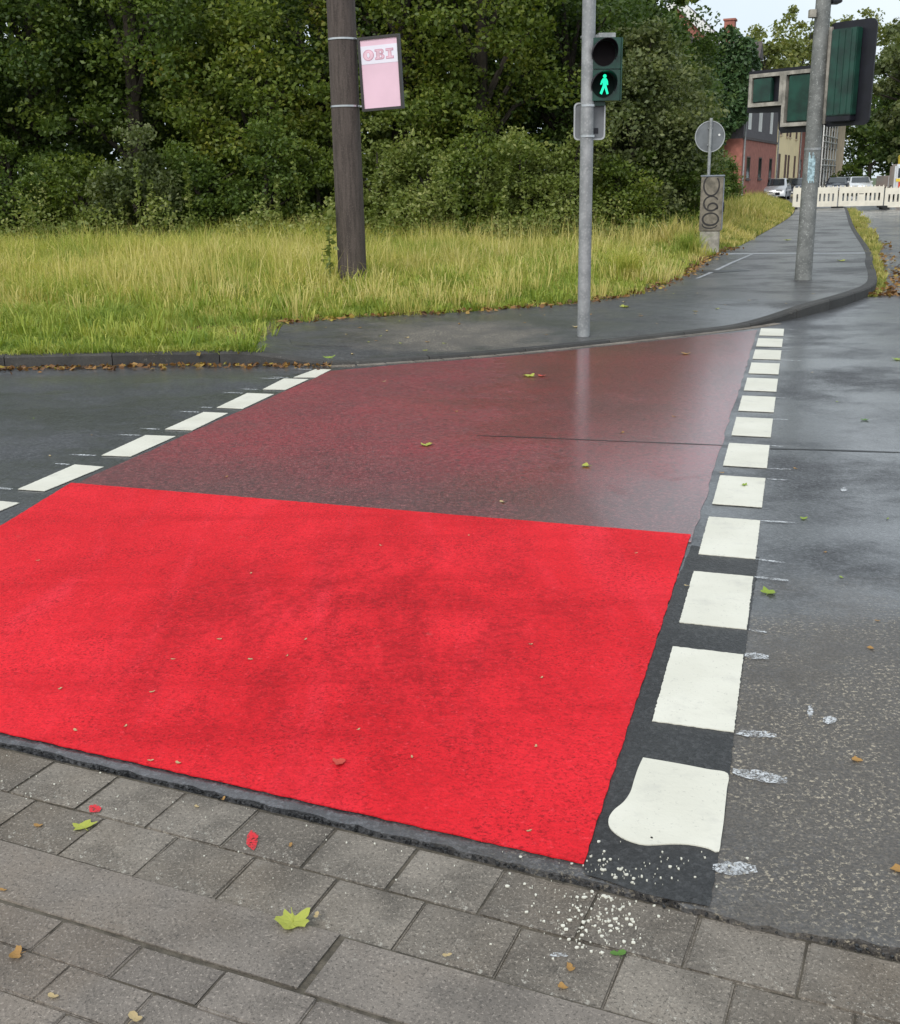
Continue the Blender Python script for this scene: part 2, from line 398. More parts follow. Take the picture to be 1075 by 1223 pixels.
_n = NT('lens_green_off'); _n.set(Base_Color=(.002, .008, .006), Roughness=.6, Specular_IOR_Level=.1); M_LENSG = _n.m
_n = NT('lit_green'); _n.set(Base_Color=(.0, .2, .12), Emission_Color=(.01, .80, .42, 1), Emission_Strength=.95); M_LIT = _n.m
M_BOXF = simple('cabinet_paint', (.155, .135, .105), .6, .35, 9, .002, 50)
M_BOXS = simple('cabinet_side', (.20, .22, .26), .5, .2)
M_CONC = simple('concrete_plinth', (.30, .28, .24), .9, .3, 7, .006, 40)
M_GRAF = simple('graffiti_black', (.018, .015, .015), .6)
M_BARR = simple('barrier_plastic', (.74, .69, .58), .55, .08, 3)
M_RUB = simple('recycled_rubber', (.02, .02, .02), .8)
M_BRICK = simple('brick_red', (.33, .125, .095), .85, .18, 3, .01, 14)
M_SLATE = simple('slate_cladding', (.085, .075, .085), .6, .2, 5, .02, 6)
M_YELL = simple('render_yellow', (.84, .68, .40), .85, .06, 1)
M_BEIGE = simple('render_beige', (.62, .48, .33), .85, .12, 1)
M_GREYR = simple('render_grey', (.30, .26, .23), .85, .15, 1)
M_ROOF = simple('roof_tiles', (.07, .055, .055), .7, .25, 4, .03, 5)
M_WFR = simple('window_frame_white', (.7, .7, .68), .5, .05)
M_WBR = simple('window_frame_brown', (.09, .045, .035), .5, .1)
_n = NT('window_glass'); _n.set(Base_Color=(.03, .035, .04), Roughness=.08, Specular_IOR_Level=.8); M_GLASS = _n.m
M_SHUT = simple('shutter_white', (.62, .62, .60), .6, .06)
M_SHUTB = simple('shutter_brown', (.12, .06, .045), .6, .1)
M_TYRE = simple('tyre', (.012, .012, .012), .8)
M_ALLOY = simple('alloy', (.4, .4, .41), .35, .1, metallic=.8)
M_LAMP = simple('headlamp', (.5, .52, .55), .15, .1)
M_PLATE = simple('number_plate', (.7, .7, .68), .5)

def carpaint(name, col):
    n = NT(name); n.set(Base_Color=col, Metallic=.5, Roughness=.3, Coat_Weight=.8, Coat_Roughness=.05); return n.m

# ------------------------------------------------------------------ surfaces of the setting
def flat(name, pts, z, mat, parent=None, thick=0.0, jit=0.0, step=0.0):
    pts = [Vector((p[0], p[1], 0)) for p in pts]
    if step:
        q = []
        for i, p in enumerate(pts):
            e = pts[(i + 1) % len(pts)]; n = max(1, int((e - p).length / step)); d = (e - p)
            nr = Vector((-d.y, d.x, 0)).normalized() if d.length else Vector()
            for k in range(n):
                q.append(p + d * (k / n) + nr * (random.uniform(-jit, jit) if k else 0))
        pts = q
    bm = bmesh.new()
    vs = [bm.verts.new((p.x, p.y, z)) for p in pts]
    f = bm.faces.new(vs)
    if f.normal.z < 0 or f.calc_area() and (f.normal_update() or f.normal.z < 0): f.normal_flip()
    if thick:
        n = len(vs); lo = [bm.verts.new((p.x, p.y, z - thick)) for p in pts]
        for i in range(n): bm.faces.new((vs[i], lo[i], lo[(i+1) % n], vs[(i+1) % n]))
    bmesh.ops.triangulate(bm, faces=[f])
    bmesh.ops.recalc_face_normals(bm, faces=bm.faces)
    if sum(fc.normal.z * fc.calc_area() for fc in bm.faces) < 0:
        bmesh.ops.reverse_faces(bm, faces=bm.faces)
    me = bpy.data.meshes.new(name); bm.to_mesh(me); bm.free()
    return link(name, me, mat, parent)

g = flat('ground', [(-600, -300), (700, -300), (700, 900), (-600, 900)], -0.16, M_GROUND); tag(g, kind='structure')

# near edge of the road and the paving frame
UA = R_(-23.7)
U = Vector((math.cos(UA), math.sin(UA), 0)); Vv = Vector((math.sin(UA), -math.cos(UA), 0))  # Vv points to the camera
E0 = Vector((-0.205, 2.315, 0))          # a point on the gutter / asphalt edge
def uv(u, v, z=0.0):
    p = E0 + U * u + Vv * v; return Vector((p.x, p.y, z))

# far kerb front line (road level)
KERB = [(-40, 9.55), (-14, 9.62), (-8, 9.66), (-4, 9.68), (-2.1, 9.68), (-1.45, 9.62), (-1.0, 9.36), (-.4, 9.62), (.5, 9.95), (1.33, 10.38),
        (2.23, 10.9), (3.24, 11.55), (4.02, 12.33), (4.88, 13.42), (5.72, 14.75), (6.45, 16.6), (7.15, 18.6), (8.35, 21.9), (12.1, 33.2), (18.9, 53), (32, 92), (46, 134)]
KERB[4:8] = [(-2.1, 9.66), (-1.5, 9.56), (-1.0, 9.47), (-.4, 9.62)]
def catmull(P, n):
    out = []
    P = [Vector((p[0], p[1], 0)) for p in P]
    for i in range(len(P) - 1):
        p0 = P[max(i-1, 0)]; p1 = P[i]; p2 = P[i+1]; p3 = P[min(i+2, len(P)-1)]
        for k in range(n):
            t = k / n
            out.append(.5 * ((2*p1) + (p2-p0)*t + (2*p0-5*p1+4*p2-p3)*t*t + (3*p1-p0-3*p2+p3)*t**3))
    out.append(P[-1]); return out
def resample(P, d):
    out = [P[0]]; acc = 0
    for a, b in zip(P, P[1:]):
        L = (b - a).length; pos = 0
        while acc + L - pos >= d:
            pos += d - acc; acc = 0
            out.append(a.lerp(b, pos / L))
        acc += L - pos
    return out
KC = catmull(KERB, 10)
def kerb_h(p):
    x, y = p.x, p.y
    def ss(a, b, t):
        t = max(0, min(1, (t - a) / (b - a))); return t * t * (3 - 2 * t)
    if y < 11: 
        lo = 1 - ss(-1.9, -.9, x)
        return .025 + .085 * lo
    return .025 + .095 * ss(2.9, 4.4, x)

# road sheet: from the gutter edge to the far kerb
near = [uv(u, 0) for u in np.linspace(-30, 34, 129)]
near_j = []
for i, p in enumerate(near):
    a = .010 if p.x > .7 else .004
    near_j.append(p + Vv * random.uniform(-a, a))
# finer irregular edge in view
fine_edge = []
uu = -30.0
while uu < 34:
    inview = -2.5 < uu < 2.5
    a = (.006 if uu < .7 else .013) if inview else .003
    fine_edge.append(uv(uu, random.uniform(-a, a) + (.012 * math.sin(uu * 9) if uu > .75 and inview else 0)))
    uu += .035 if inview else .8
far_edge = [p for p in KC]
road_right = [Vector((58, 128, 0)), Vector((40, 75, 0)), Vector((33, 40, 0)), Vector((31, 15, 0))]
road_pts = fine_edge + list(reversed(road_right)) + list(reversed(far_edge))
road = flat('road', road_pts, 0.0, M_ROAD, thick=.05); tag(road, kind='structure')

# ---- red crossing lane (old) and freshly coated part
A1 = G(905, 395); 
dull_far = [G(395, 443.5), G(480, 435.5), G(600, 426.5), G(700, 416.5), G(800, 405.5), G(905, 394.5)]
red_tl, red_tr, red_br = G(85, 578), G(825, 640), G(697, 1034)
dl = (G(395, 443.5) - G(110, 574)).normalized()
left_end = red_tl - dl * 2.35
dull = flat('old_red_lane', dull_far + [red_tr + Vector((-.02, -.1, 0)), red_tl + Vector((.0, -.1, 0))], .004, M_DULL, thick=.003, jit=.008, step=.12)
tag(dull, kind='structure')
rb_dir = (G(0, 876) - G(697, 1034))
red_bl = G(697, 1034) + rb_dir * 1.75
fresh = flat('fresh_red_lane', [red_tl, red_tr, red_br, red_bl, red_bl + dl * 1.6], .0075, M_RED, thick=.004, jit=.0022, step=.025)
tag(fresh, kind='structure')

# asphalt seam over the road
def strip(name, pts, wid, z, mat, parent, jit=.3, drape=None):
    L, Rr = [], []
    for i, p in enumerate(pts):
        d = (pts[min(i+1, len(pts)-1)] - pts[max(i-1, 0)]).normalized(); n = Vector((-d.y, d.x, 0))
        wv = wid * (1 + random.uniform(-jit, jit)) * .5
        L.append(p + n * wv); Rr.append(p - n * wv)
    V = []; F = []
    for a, b in zip(L, Rr): V += [(a.x, a.y, z if drape is None else drape(a.x, a.y) + .004), (b.x, b.y, z if drape is None else drape(b.x, b.y) + .004)]
    for i in range(len(pts) - 1): F.append((2*i, 2*i+1, 2*i+3, 2*i+2))
    me = np_mesh(name, np.array(V), np.array(F)); return link(name, me, mat, parent)
sp = [G(570, 521), G(640, 523.5), G(720, 527), G(800, 530), G(870, 533), G(920, 536)]
sp2 = [G(920, 536), G(985, 537.5), G(1075, 540.5), G(1180, 545)]
strip('asphalt_seam', resample(sp, .12), .018, .0052, M_SEAM, road)
strip('asphalt_seam', resample(sp2, .12), .022, .0022, M_SEAM, road)

# ---- white blocks, right line
P0, P12 = G(766.6, 906.8), G(909, 392.7)
du = (P12 - P0) / 12.0; bu = du.normalized()
bw = (G(888, 780) - G(804, 770.4))
dark_a = P0 - du * .95; dark_b = P0 + du * 3.42
nlat = Vector((bu.y, -bu.x, 0))
dk = flat('primer_strip', [G(*p) for p in ((826,652),(907,666),(899,715),(890,780),(880,850),(870,930),(860,1012),(847,1084),(806,1077),(768,1068),(730,1055),(699,1046),(697,1034),(730,930),(775,795),(806,700))], .0032, M_DARK, road, jit=.003, step=.03)
def slab(name, pts, z, t, mat, parent):
    mb = MB(); mb.prism([(p.x, p.y) for p in pts], z - t, z)
    return mb.build(name, mat, parent)
def rough_quad(q, step=.009, j=.0017):
    out = []
    for i in range(4):
        a, b = q[i], q[(i+1) % 4]; n = max(2, int((b-a).length / step)); d = b - a
        nr = Vector((-d.y, d.x, 0)).normalized()
        for k in range(n): out.append(a + d * (k/n) + (nr * random.uniform(-j, j) if k else Vector()))
    return out
for k in range(13):
    tl = P0 + du * k
    wk = bw * (1.0 if k > 0 else 1.02)
    bl = tl - bu * (.545 if k else .56)
    tr = tl + wk; br = bl + wk
    z = .0062
    if k == 0:   # the nearest one has run out into a rounded blob at its left foot
        q = rough_quad([tl, tr, br, bl], .025, .003)
        pts = [G(*p) for p in ((768,907),(792,911),(820,916),(845,921),(869,926),(868,945),(866,965),(864,985),(861,1005),(858,1020),
               (845,1015),(825,1011),(805,1010),(785,1011),(768,1011),(750,1006),(737,999),(728,990),(727,980),(733,970),(745,960),(753,948),(757,935),(762,920))]
        pts = resample([p for p in catmull([(p.x, p.y) for p in pts + [pts[0]]], 4)], .012)
        slab('white_block', pts, z, .003, M_WHITE, road)
    else:
        slab('white_block', rough_quad([tl, tr, br, bl]), z, .003, M_WHITE, road)
    for e, ww in ((tr, .11), (br, .12)):
        if k > 3 and random.random() < .3: continue
        if k == 0 and e is br: e = G(852, 1037)
        a = e + nlat * random.uniform(-.004, .008); n = 7; th = random.uniform(.010, .017) * (1.9 if k < 2 else 1)
        b = a + bw.normalized() * ww * random.uniform(.5, 1.5) + bu * random.uniform(-.02, .015); d = b - a; nr = bu
        poly = [a + d*(i/n) + nr*th*(.4+.6*math.sin(math.pi*(i+.5)/(n+1)))*random.uniform(.6,1) for i in range(n+1)] + \
               [a + d*(i/n) - nr*th*(.4+.6*math.sin(math.pi*(i+.5)/(n+1)))*random.uniform(.6,1) for i in range(n, -1, -1)]
        flat('chalk_mark', poly, .0052 if k < 4 else .003, M_CHALK, road)
# ---- white blocks, left line
LB = [((845,138),(886,139),(845,160),(785,160)), ((760,163),(826,165),(765,193),(703,192)), ((662,202),(733,205),(650,244),(580,241)),
      ((545,253),(610,256),(515,302),(442,299)), ((390,315),(470,318),(350,372),(272,369)), ((200,394),(278,400),(120,465),(48,460))]
LW = [[G(x/2.24, y/2.24+380) for x, y in b] for b in LB]
dL = (sum(LW[5], Vector()) - sum(LW[2], Vector())) / 12
for k in range(2): LW.append([p + dL * (k + 1) for p in LW[5]])
for b in LW:
    slab('white_block', rough_quad(b), .0062, .003, M_WHITE, road)
    for e in (b[0], b[3]):
        a = e + (b[0]-b[1]).normalized() * .04; d = (b[0]-b[1]).normalized() * random.uniform(.10, .2); nr = Vector((-d.y, d.x, 0)).normalized() * .012
        flat('chalk_mark', [a - nr, a + d*.5 - nr*1.2, a + d, a + d*.5 + nr*1.2, a + nr], .003, M_CHALK, road)
# ---- paint drops, smears and scuffs
def blob(mb, c, r, z, n=7):
    pts = []
    ex = random.uniform(.6, 1.5)
    for k in range(n):
        a = 2*math.pi*k/n; rr = r * random.uniform(.65, 1.25); pts.append((c.x + rr*ex*math.cos(a), c.y + rr*math.sin(a)))
    mb.prism(pts, z - .003, z)
mb = MB()
for i in range(330):
    px = random.gauss(712, 32); py = random.gauss(1092, 24)
    if i < 110: px = random.gauss(745, 60); py = random.gauss(1040, 16)
    p = G(px, py)
    v = (p - E0).dot(Vv)
    if -.02 < v < .02: continue
    blob(mb, p, random.choice([.0007, .001, .001, .0015, .002, .003, .004]), .0062 if v < 0 else -.0075)
for i in range(70):
    p = G(random.uniform(20, 640), 0) if False else uv(random.uniform(-1.2, .6), random.uniform(.02, .30))
    blob(mb, p, random.choice([.001, .0015, .002]), -.0075)
tag(mb.build('paint_drops', M_WHITE, road), kind='stuff')
def smear(name, cx, cy, wpx, hpx, z, mat, parent):
    pts = []
    for k in range(14):
        a = 2*math.pi*k/14; r = random.uniform(.75, 1.1)
        pts.append(G(cx + wpx*r*math.cos(a), cy + hpx*r*math.sin(a)))
    return flat(name, pts, z, mat, parent)
smear('chalk_smear', 991, 861, 9, 5, .003, M_CHALK, road)
smear('chalk_smear', 968, 851, 4, 8, .003, M_CHALK, road)
smear('chalk_smear', 880, 1039, 27, 9, .003, M_CHALK, road)
smear('chalk_smear', 1008, 585, 4, 3, .003, M_CHALK, road)

# ------------------------------------------------------------------ near pavement: gutter stones, flush kerb, pavers
pav = flat('pavement', [uv(-30, .004), uv(34, .004), uv(34, 12), uv(-30, 12)], -.0165, M_JOINT); tag(pav, kind='structure')
jf = flat('joint_sand', [uv(-30, .012 + 2*.178 + .010), uv(34, .012 + 2*.178 + .010), uv(34, 12), uv(-30, 12)], .0035, M_JOINT, pav)
tag(jf, kind='stuff')
def block_mesh(l, wd, h, bev, seed):
    rnd = random.Random(seed); mb = MB(); mb.box((-l/2, -wd/2, -h), (l/2, wd/2, 0))
    me = mb.mesh('stone', bevel=bev)
    for v in me.vertices:
        v.co.x += rnd.uniform(-1, 1) * bev * .35; v.co.y += rnd.uniform(-1, 1) * bev * .35; v.co.z += rnd.uniform(-1, 1) * bev * .25
    return me
ROT = Matrix.Rotation(UA, 4, 'Z')
def place_block(name, me, u, v, z, parent, tilt=.006):
    o = bpy.data.objects.new(name, me); C.objects.link(o); o.parent = parent
    o.location = uv(u, v, z + random.uniform(-.0015, .0015))
    o.rotation_euler = (random.uniform(-tilt, tilt), random.uniform(-tilt, tilt), UA + random.uniform(-.008, .008))
    return o
GW, GL = .178, .222
gms = []
for s in range(5):
    me = block_mesh(GL - .002, GW - .002, .10, .0045, s); me.materials.append(M_GUT); gms.append(me)
far_mb = MB()
for row in range(2):
    n0 = 0
    for i in range(-30, 31):
        u = (i + (.0 if row == 0 else .47)) * GL + .02; v = .012 + GW * (row + .5)
        if -2.6 < u < 2.3: place_block('gutter_stone', random.choice(gms), u, v, -.012 + .002 * row, pav)
        else: far_mb.box((-GL/2+.004, -GW/2+.004, -.1), (GL/2-.004, GW/2-.004, 0), Matrix.Translation(uv(u, v, -.012)) @ ROT)
KW, KL = .185, 1.0
kms = []
for s in range(3):
    me = block_mesh(KL - .004, KW - .003, .12, .006, 20 + s); me.materials.append(M_KERB); kms.append(me)
KV = .016 + 2 * GW
for i in range(-6, 7):
    u = i * KL + .63
    if -3.4 < u < 3.2: place_block('kerb_stone', random.choice(kms), u, KV + KW/2 + .002, .006, pav, .003)
    else: far_mb.box((-KL/2+.003, -KW/2+.003, -.1), (KL/2-.003, KW/2-.003, 0), Matrix.Translation(uv(u, KV + KW/2, .006)) @ ROT)
PW, PL = .106, .207
pms = []
for s in range(6):
    me = block_mesh(PL - .002, PW - .002, .08, .0035, 40 + s); me.materials.append(M_PAVER); pms.append(me)
PV = KV + KW + .004
for row in range(12):
    for i in range(-40, 40):
        u = (i + (.5 if row % 2 else 0)) * PL + .07 + .01 * math.sin(row * 2.1); v = PV + PW * (row + .5)
        if -2.2 < u < 1.6 and row < 6: place_block('paver', random.choice(pms), u, v, .008, pav, .008)
        elif abs(u) < 5: far_mb.box((-PL/2+.003, -PW/2+.003, -.08), (PL/2-.003, PW/2-.003, 0), Matrix.Translation(uv(u, v, .008)) @ ROT)
tag(far_mb.build('outer_paving', M_PAVER, pav), kind='stuff')
# crumbled bitumen along the asphalt edge
mb = MB()
for i in range(420):
    u = random.uniform(-2, 1.6); c = uv(u, random.gauss(.004, .005)); r = random.uniform(.0012, .0035)
    mb.box((-r, -r, -r), (r, r, r*.8), Matrix.Translation((c.x, c.y, -.006)) @ Matrix.Rotation(random.uniform(0, 3), 4, 'Z'))
tag(mb.build('bitumen_crumbs', M_DARK, road), kind='stuff')
for cx, cy, wx, hy in ((113, 963, 9, 5), (301, 1000, 8, 13)):
    smear('red_paint_mark', cx, cy, wx, hy, -.0065, M_SPOT, pav)
smear('chalk_smear', 668, 1137, 12, 3, -.0065, M_CHALK, pav)

# ------------------------------------------------------------------ far footpath with kerb stones
GE = [G(*p, .1) for p in ((345, 385), (440, 378), (560, 372), (700, 360), (790, 340), (850, 305), (900, 285), (950, 250))]
GEP = [(-1.75, 9.72), (-1.78, 10.6), (-1.72, 11.75)] + [(p.x, p.y) for p in GE] + [(27.5, 92), (41, 134)]
GC = catmull(GEP, 8)
kin = [p for p in KC if p.y < 140 and not (p.x < -1.62)]
kin2 = resample(kin, .4); gin2 = GC
def arclen(P):
    s = [0]
    for a, b in zip(P, P[1:]): s.append(s[-1] + (b-a).length)
    return s
def samp(P, s, t):
    L = t * s[-1]; lo = 0; hi = len(s) - 1
    while hi - lo > 1:
        mid = (lo + hi)//2
        if s[mid] <= L: lo = mid
        else: hi = mid
    return P[lo].lerp(P[hi], (L - s[lo]) / max(1e-6, s[hi] - s[lo]))
# pair the kerb line with the grass edge by distance from the camera so that rungs stay roughly square to the path
sk, sgl = arclen(kin), arclen(GC)
PAIRS = [(0, 0), (.008, .018), (.03, .026), (.05, .042), (.065, .066), (.09, .11), (.16, .17), (.4, .41), (1, 1)]
def inv(tk, P):
    for (a, b), (c, d) in zip(P, P[1:]):
        if tk <= c: return b + (d - b) * (tk - a) / (c - a)
    return 1
ko = []
for i, p in enumerate(kin):
    q = kin[min(i+1, len(kin)-1)] - kin[max(i-1, 0)]; ko.append(p + Vector((-q.y, q.x, 0)).normalized() * .10)
bm = bmesh.new()
vs_ = [bm.verts.new((p.x, p.y, kerb_h(p) - .002)) for p in ko] + [bm.verts.new((p.x, p.y, .098)) for p in reversed(GC)]
f_ = bm.faces.new(vs_); bmesh.ops.triangulate(bm, faces=[f_], ngon_method='BEAUTY')
bmesh.ops.recalc_face_normals(bm, faces=bm.faces)
if sum(q.normal.z for q in bm.faces) < 0: bmesh.ops.reverse_faces(bm, faces=bm.faces)
from mathutils.bvhtree import BVHTree
PBV = BVHTree.FromBMesh(bm)
def path_z(x, y):
    h = PBV.ray_cast(Vector((x, y, 3)), Vector((0, 0, -1)))
    return h[0].z if h[0] is not None else .1
me = bpy.data.meshes.new('footpath'); bm.to_mesh(me); bm.free()
path = link('footpath', me, M_PATH); tag(path, kind='structure')
# kerb stones as single pieces
fk = empty('far_kerb'); tag(fk, kind='structure')
ks = resample([p for p in KC if -13 < p.x and p.y < 56], .08)
step = 12; far_k = MB()
for i in range(0, len(ks) - step, step):
    seg = ks[i:i+step+1]
    mb = MB(); vs = []; fs = []
    for j, p in enumerate(seg):
        q = seg[min(j+1, len(seg)-1)] - seg[max(j-1, 0)]; nrm = Vector((-q.y, q.x, 0)).normalized()
        sh = .006 if j in (0, len(seg)-1) else 0
        if j == 0: p = p + q.normalized() * .004
        if j == len(seg)-1: p = p - q.normalized() * .004
        h = kerb_h(p)
        for off, z in ((0, -.12), (0, h - .018), (.014, h), (.125, h + .001), (.125, -.12)):
            c = p + nrm * (off + sh * (off < .05)); vs.append((c.x, c.y, z))
    for j in range(len(seg)-1):
        for k in range(4): fs.append((j*5+k, (j+1)*5+k, (j+1)*5+k+1, j*5+k+1))
    fs.append((0,1,2,3,4)); e = (len(seg)-1)*5; fs.append((e+4,e+3,e+2,e+1,e))
    mb.add(vs, fs); mb.build('kerb_stone', M_FKERB, fk)
# row of channel stones along the flush part
ch = resample([p for p in KC if -1.1 < p.x < 3.6 and p.y < 12], .01)
for i in range(0, len(ch) - 26, 26):
    a, b = ch[i], ch[i+25]; d = (b-a).normalized(); n = Vector((d.y, -d.x, 0))
    mb = MB(); mb.prism([((a+n*.004).x, (a+n*.004).y), ((b+n*.004).x, (b+n*.004).y), ((b+n*.10).x, (b+n*.10).y), ((a+n*.10).x, (a+n*.10).y)], -.05, .0045)
    mb.build('channel_stone', M_GUT, fk, bevel=.003)
# iron cover and lines on the path
cov = [G(345, 402, .1), G(418, 400, .1), G(421, 408, .1), G(349, 410, .1)]
mb = MB(); mb.add([(p.x, p.y, path_z(p.x, p.y) - .05) for p in cov] + [(p.x, p.y, path_z(p.x, p.y) + .004) for p in cov], [(0,1,2,3),(7,6,5,4),(0,4,5,1),(1,5,6,2),(2,6,7,3),(3,7,4,0)]); mb.build('cover_slab', M_PATH, path, bevel=.003)
M_LINE = simple('worn_line', (.24, .25, .26), .6, .3, 20)
strip('path_line', [G(832, 343-10, .1), G(851, 325, .1), G(872, 315, .1), G(898, 304, .1)], .06, .1025, M_LINE, path, drape=path_z)
strip('path_joint', [G(858, 303.5, .1), G(900, 303.3, .1), G(960, 303.4, .1), G(1033, 303.5, .1)], .34, .1030, M_LINE, path, drape=path_z)
strip('path_crack_band', resample([G(835, 325, .1), G(893, 323, .1)], .2), .42, .1040, M_SEAM, path, .5, drape=path_z)  # dark band standing for cracks across the path, no built drain

# ------------------------------------------------------------------ meadow
mead = [p for p in KC if p.x < -1.62]
mpts = [p + Vector((0, .11, 0)) for p in mead] + GC + [Vector((20, 140, 0)), Vector((-40, 140, 0))]
md = flat('meadow', mpts, .085, M_EARTH, thick=.1); tag(md, kind='structure')

def inside(P, X, Y):
    P = [(p.x, p.y) for p in P]; r = np.zeros(len(X), bool); j = len(P) - 1
    for i in range(len(P)):
        xi, yi = P[i]; xj, yj = P[j]
        c = ((yi > Y) != (yj > Y)) & (X < (xj - xi) * (Y - yi) / (yj - yi + 1e-12) + xi)
        r ^= c; j = i
    return r
def edge_dist(P, X, Y):
    D = np.full(len(X), 1e9)
    for a, b in zip(P, P[1:]):
        vx, vy = b.x-a.x, b.y-a.y; l2 = vx*vx+vy*vy+1e-9
        t = np.clip(((X-a.x)*vx+(Y-a.y)*vy)/l2, 0, 1)
        D = np.minimum(D, np.hypot(X-a.x-t*vx, Y-a.y-t*vy))
    return D
def vnoise(X, Y, s, seed=0):
    rg = np.random.default_rng(seed); T = rg.random((64, 64))
    x = X/s; y = Y/s; xi = np.floor(x).astype(int); yi = np.floor(y).astype(int); fx = x-xi; fy = y-yi
    fx = fx*fx*(3-2*fx); fy = fy*fy*(3-2*fy)
    g_ = lambda a, b: T[a % 64, b % 64]
    return (g_(xi,yi)*(1-fx)+g_(xi+1,yi)*fx)*(1-fy)+(g_(xi,yi+1)*(1-fx)+g_(xi+1,yi+1)*fx)*fy
def blades(X, Y, Z, Hh, Wd, lean=.35, rng=RNG):
    n = len(X); a = rng.random(n)*2*np.pi; b = rng.random(n)*2*np.pi
    ln = np.abs(rng.normal(lean, lean*.6, n))*Hh
    dx, dy = np.cos(b)*ln, np.sin(b)*ln; wx, wy = np.cos(a)*Wd/2, np.sin(a)*Wd/2
    V = np.zeros((n, 5, 3), np.float32)
    V[:,0] = np.c_[X-wx, Y-wy, Z]; V[:,1] = np.c_[X+wx, Y+wy, Z]
    V[:,2] = np.c_[X+dx*.35-wx*.75, Y+dy*.35-wy*.75, Z+Hh*.6]; V[:,3] = np.c_[X+dx*.35+wx*.75, Y+dy*.35+wy*.75, Z+Hh*.6]
    V[:,4] = np.c_[X+dx, Y+dy, Z+Hh*(1-.25*np.minimum(1, ln/Hh))]
    base = np.arange(n, dtype=np.int32)[:,None]*5
    T = np.stack([base+np.array([0,1,3]), base+np.array([0,3,2]), base+np.array([2,3,4])], 1).reshape(-1, 3)
    return V.reshape(-1, 3), T
front_edge = [p + Vector((0, .11, 0)) for p in mead] + GC
def scatter(n, x0, x1, y0, y1, power=1.0):
    u = RNG.random(n); Y = y0 + (y1-y0)*u**power; X = x0 + (x1-x0)*RNG.random(n)
    # keep to a widening view wedge with a margin at both sides
    k = (X > -Y*.52-1.5) & (X < Y*.42+2)
    X, Y = X[k], Y[k]
    k = inside(mpts, X, Y); return X[k], Y[k]
# lush green front
X, Y = scatter(640000, -11, 12, 9.7, 27, 2.0)
D = edge_dist(front_edge, X, Y)
# bare brown patch by the path corner
bare = np.clip(np.exp(-(((X+2.5)/.8)**2 + ((Y-11.3)/.5)**2)) + .8*np.exp(-(((X+1.9)/.35)**2 + ((Y-10.2)/.5)**2)), 0, 1)
k = RNG.random(len(X)) > bare*.93
k &= RNG.random(len(X)) < np.clip(.25 + D*1.6, 0, 1)*np.clip(.25+1.5*vnoise(X, Y, .45, 71), 0, 1)
X, Y, D = X[k], Y[k], D[k]
nz = (vnoise(X, Y, .9, 1)*.45 + vnoise(X, Y, .3, 2)*.55)*1.25 - .12
Hh = (.05 + .13*np.clip(D/1.6, 0, 1) + .18*np.clip((D-1.5)/4, 0, 1))*(.45+1.1*nz)*RNG.uniform(.6, 1.3, len(X))
Vt, Ft = blades(X, Y, np.full(len(X), .083), Hh, RNG.uniform(.006, .013, len(X)), .7)
print('grass near', len(X))
go = link('verge_grass', np_mesh('verge_grass', Vt, Ft), M_GRASS_N)
tag(go, 'lush green grass along the kerb and around the pole', 'grass', kind='stuff')
def tufts(nc, x0, x1, y0, y1, power, nb, rad, hfun, wd, out=.9):
    X, Y = scatter(nc, x0, x1, y0, y1, power)
    kb = RNG.random(len(X)) > 1.3*np.exp(-(((X+2.5)/.8)**2 + ((Y-11.3)/.5)**2)); X, Y = X[kb], Y[kb]; D = edge_dist(front_edge, X, Y)
    hc_ = hfun(X, Y, D)*RNG.uniform(.6, 1.5, len(X)); rc_ = rad*RNG.uniform(.5, 1.5, len(X))
    X2 = np.repeat(X, nb); Y2 = np.repeat(Y, nb); H2 = np.repeat(hc_, nb)*RNG.uniform(.5, 1.15, len(X)*nb); R2 = np.repeat(rc_, nb)
    a = RNG.random(len(X2))*6.283; q = np.sqrt(RNG.random(len(X2)))
    n = len(X2); ln = H2*(out*q + RNG.normal(0, .12, n)); b = a + RNG.normal(0, .35, n)
    px, py = X2 + np.cos(a)*q*R2*.5, Y2 + np.sin(a)*q*R2*.5
    wa = RNG.random(n)*6.283; W2 = wd*RNG.uniform(.6, 1.4, n); wx, wy = np.cos(wa)*W2/2, np.sin(wa)*W2/2
    dx, dy = np.cos(b)*ln, np.sin(b)*ln; Z = np.full(n, .083)
    V = np.zeros((n, 5, 3), np.float32)
    V[:,0] = np.c_[px-wx, py-wy, Z]; V[:,1] = np.c_[px+wx, py+wy, Z]
    V[:,2] = np.c_[px+dx*.35-wx*.8, py+dy*.35-wy*.8, Z+H2*.65]; V[:,3] = np.c_[px+dx*.35+wx*.8, py+dy*.35+wy*.8, Z+H2*.65]
    V[:,4] = np.c_[px+dx, py+dy, Z+H2*np.clip(1-.55*np.abs(ln/H2), .25, 1)]
    base = np.arange(n, dtype=np.int32)[:,None]*5
    return V.reshape(-1, 3), np.stack([base+np.array([0,1,3]), base+np.array([0,3,2]), base+np.array([2,3,4])], 1).reshape(-1, 3)
Vt, Ft = tufts(3600, -11, 12, 9.7, 22, 1.5, 26, .16, lambda X, Y, D: .16 + .16*np.clip(D/2, 0, 1), .011)
tag(link('grass_tussocks', np_mesh('grass_tussocks', Vt, Ft), M_GRASS_T), 'bright green grass tussocks scattered through the verge', 'grass', kind='stuff')
Vt, Ft = tufts(2300, -20, 14, 12, 30, 1.2, 34, .30, lambda X, Y, D: .30 + .28*np.clip(D/5, 0, 1), .0085, .75)
tag(link('straw_tussocks', np_mesh('straw_tussocks', Vt, Ft), M_STALK), 'pale straw tussocks scattered through the meadow', 'grass', kind='stuff')
n = 420; X = np.r_[RNG.normal(-2.45, .55, n), RNG.normal(-1.85, .2, 160)]; Y = np.r_[RNG.normal(11.3, .35, n), RNG.normal(10.2, .35, 160)]
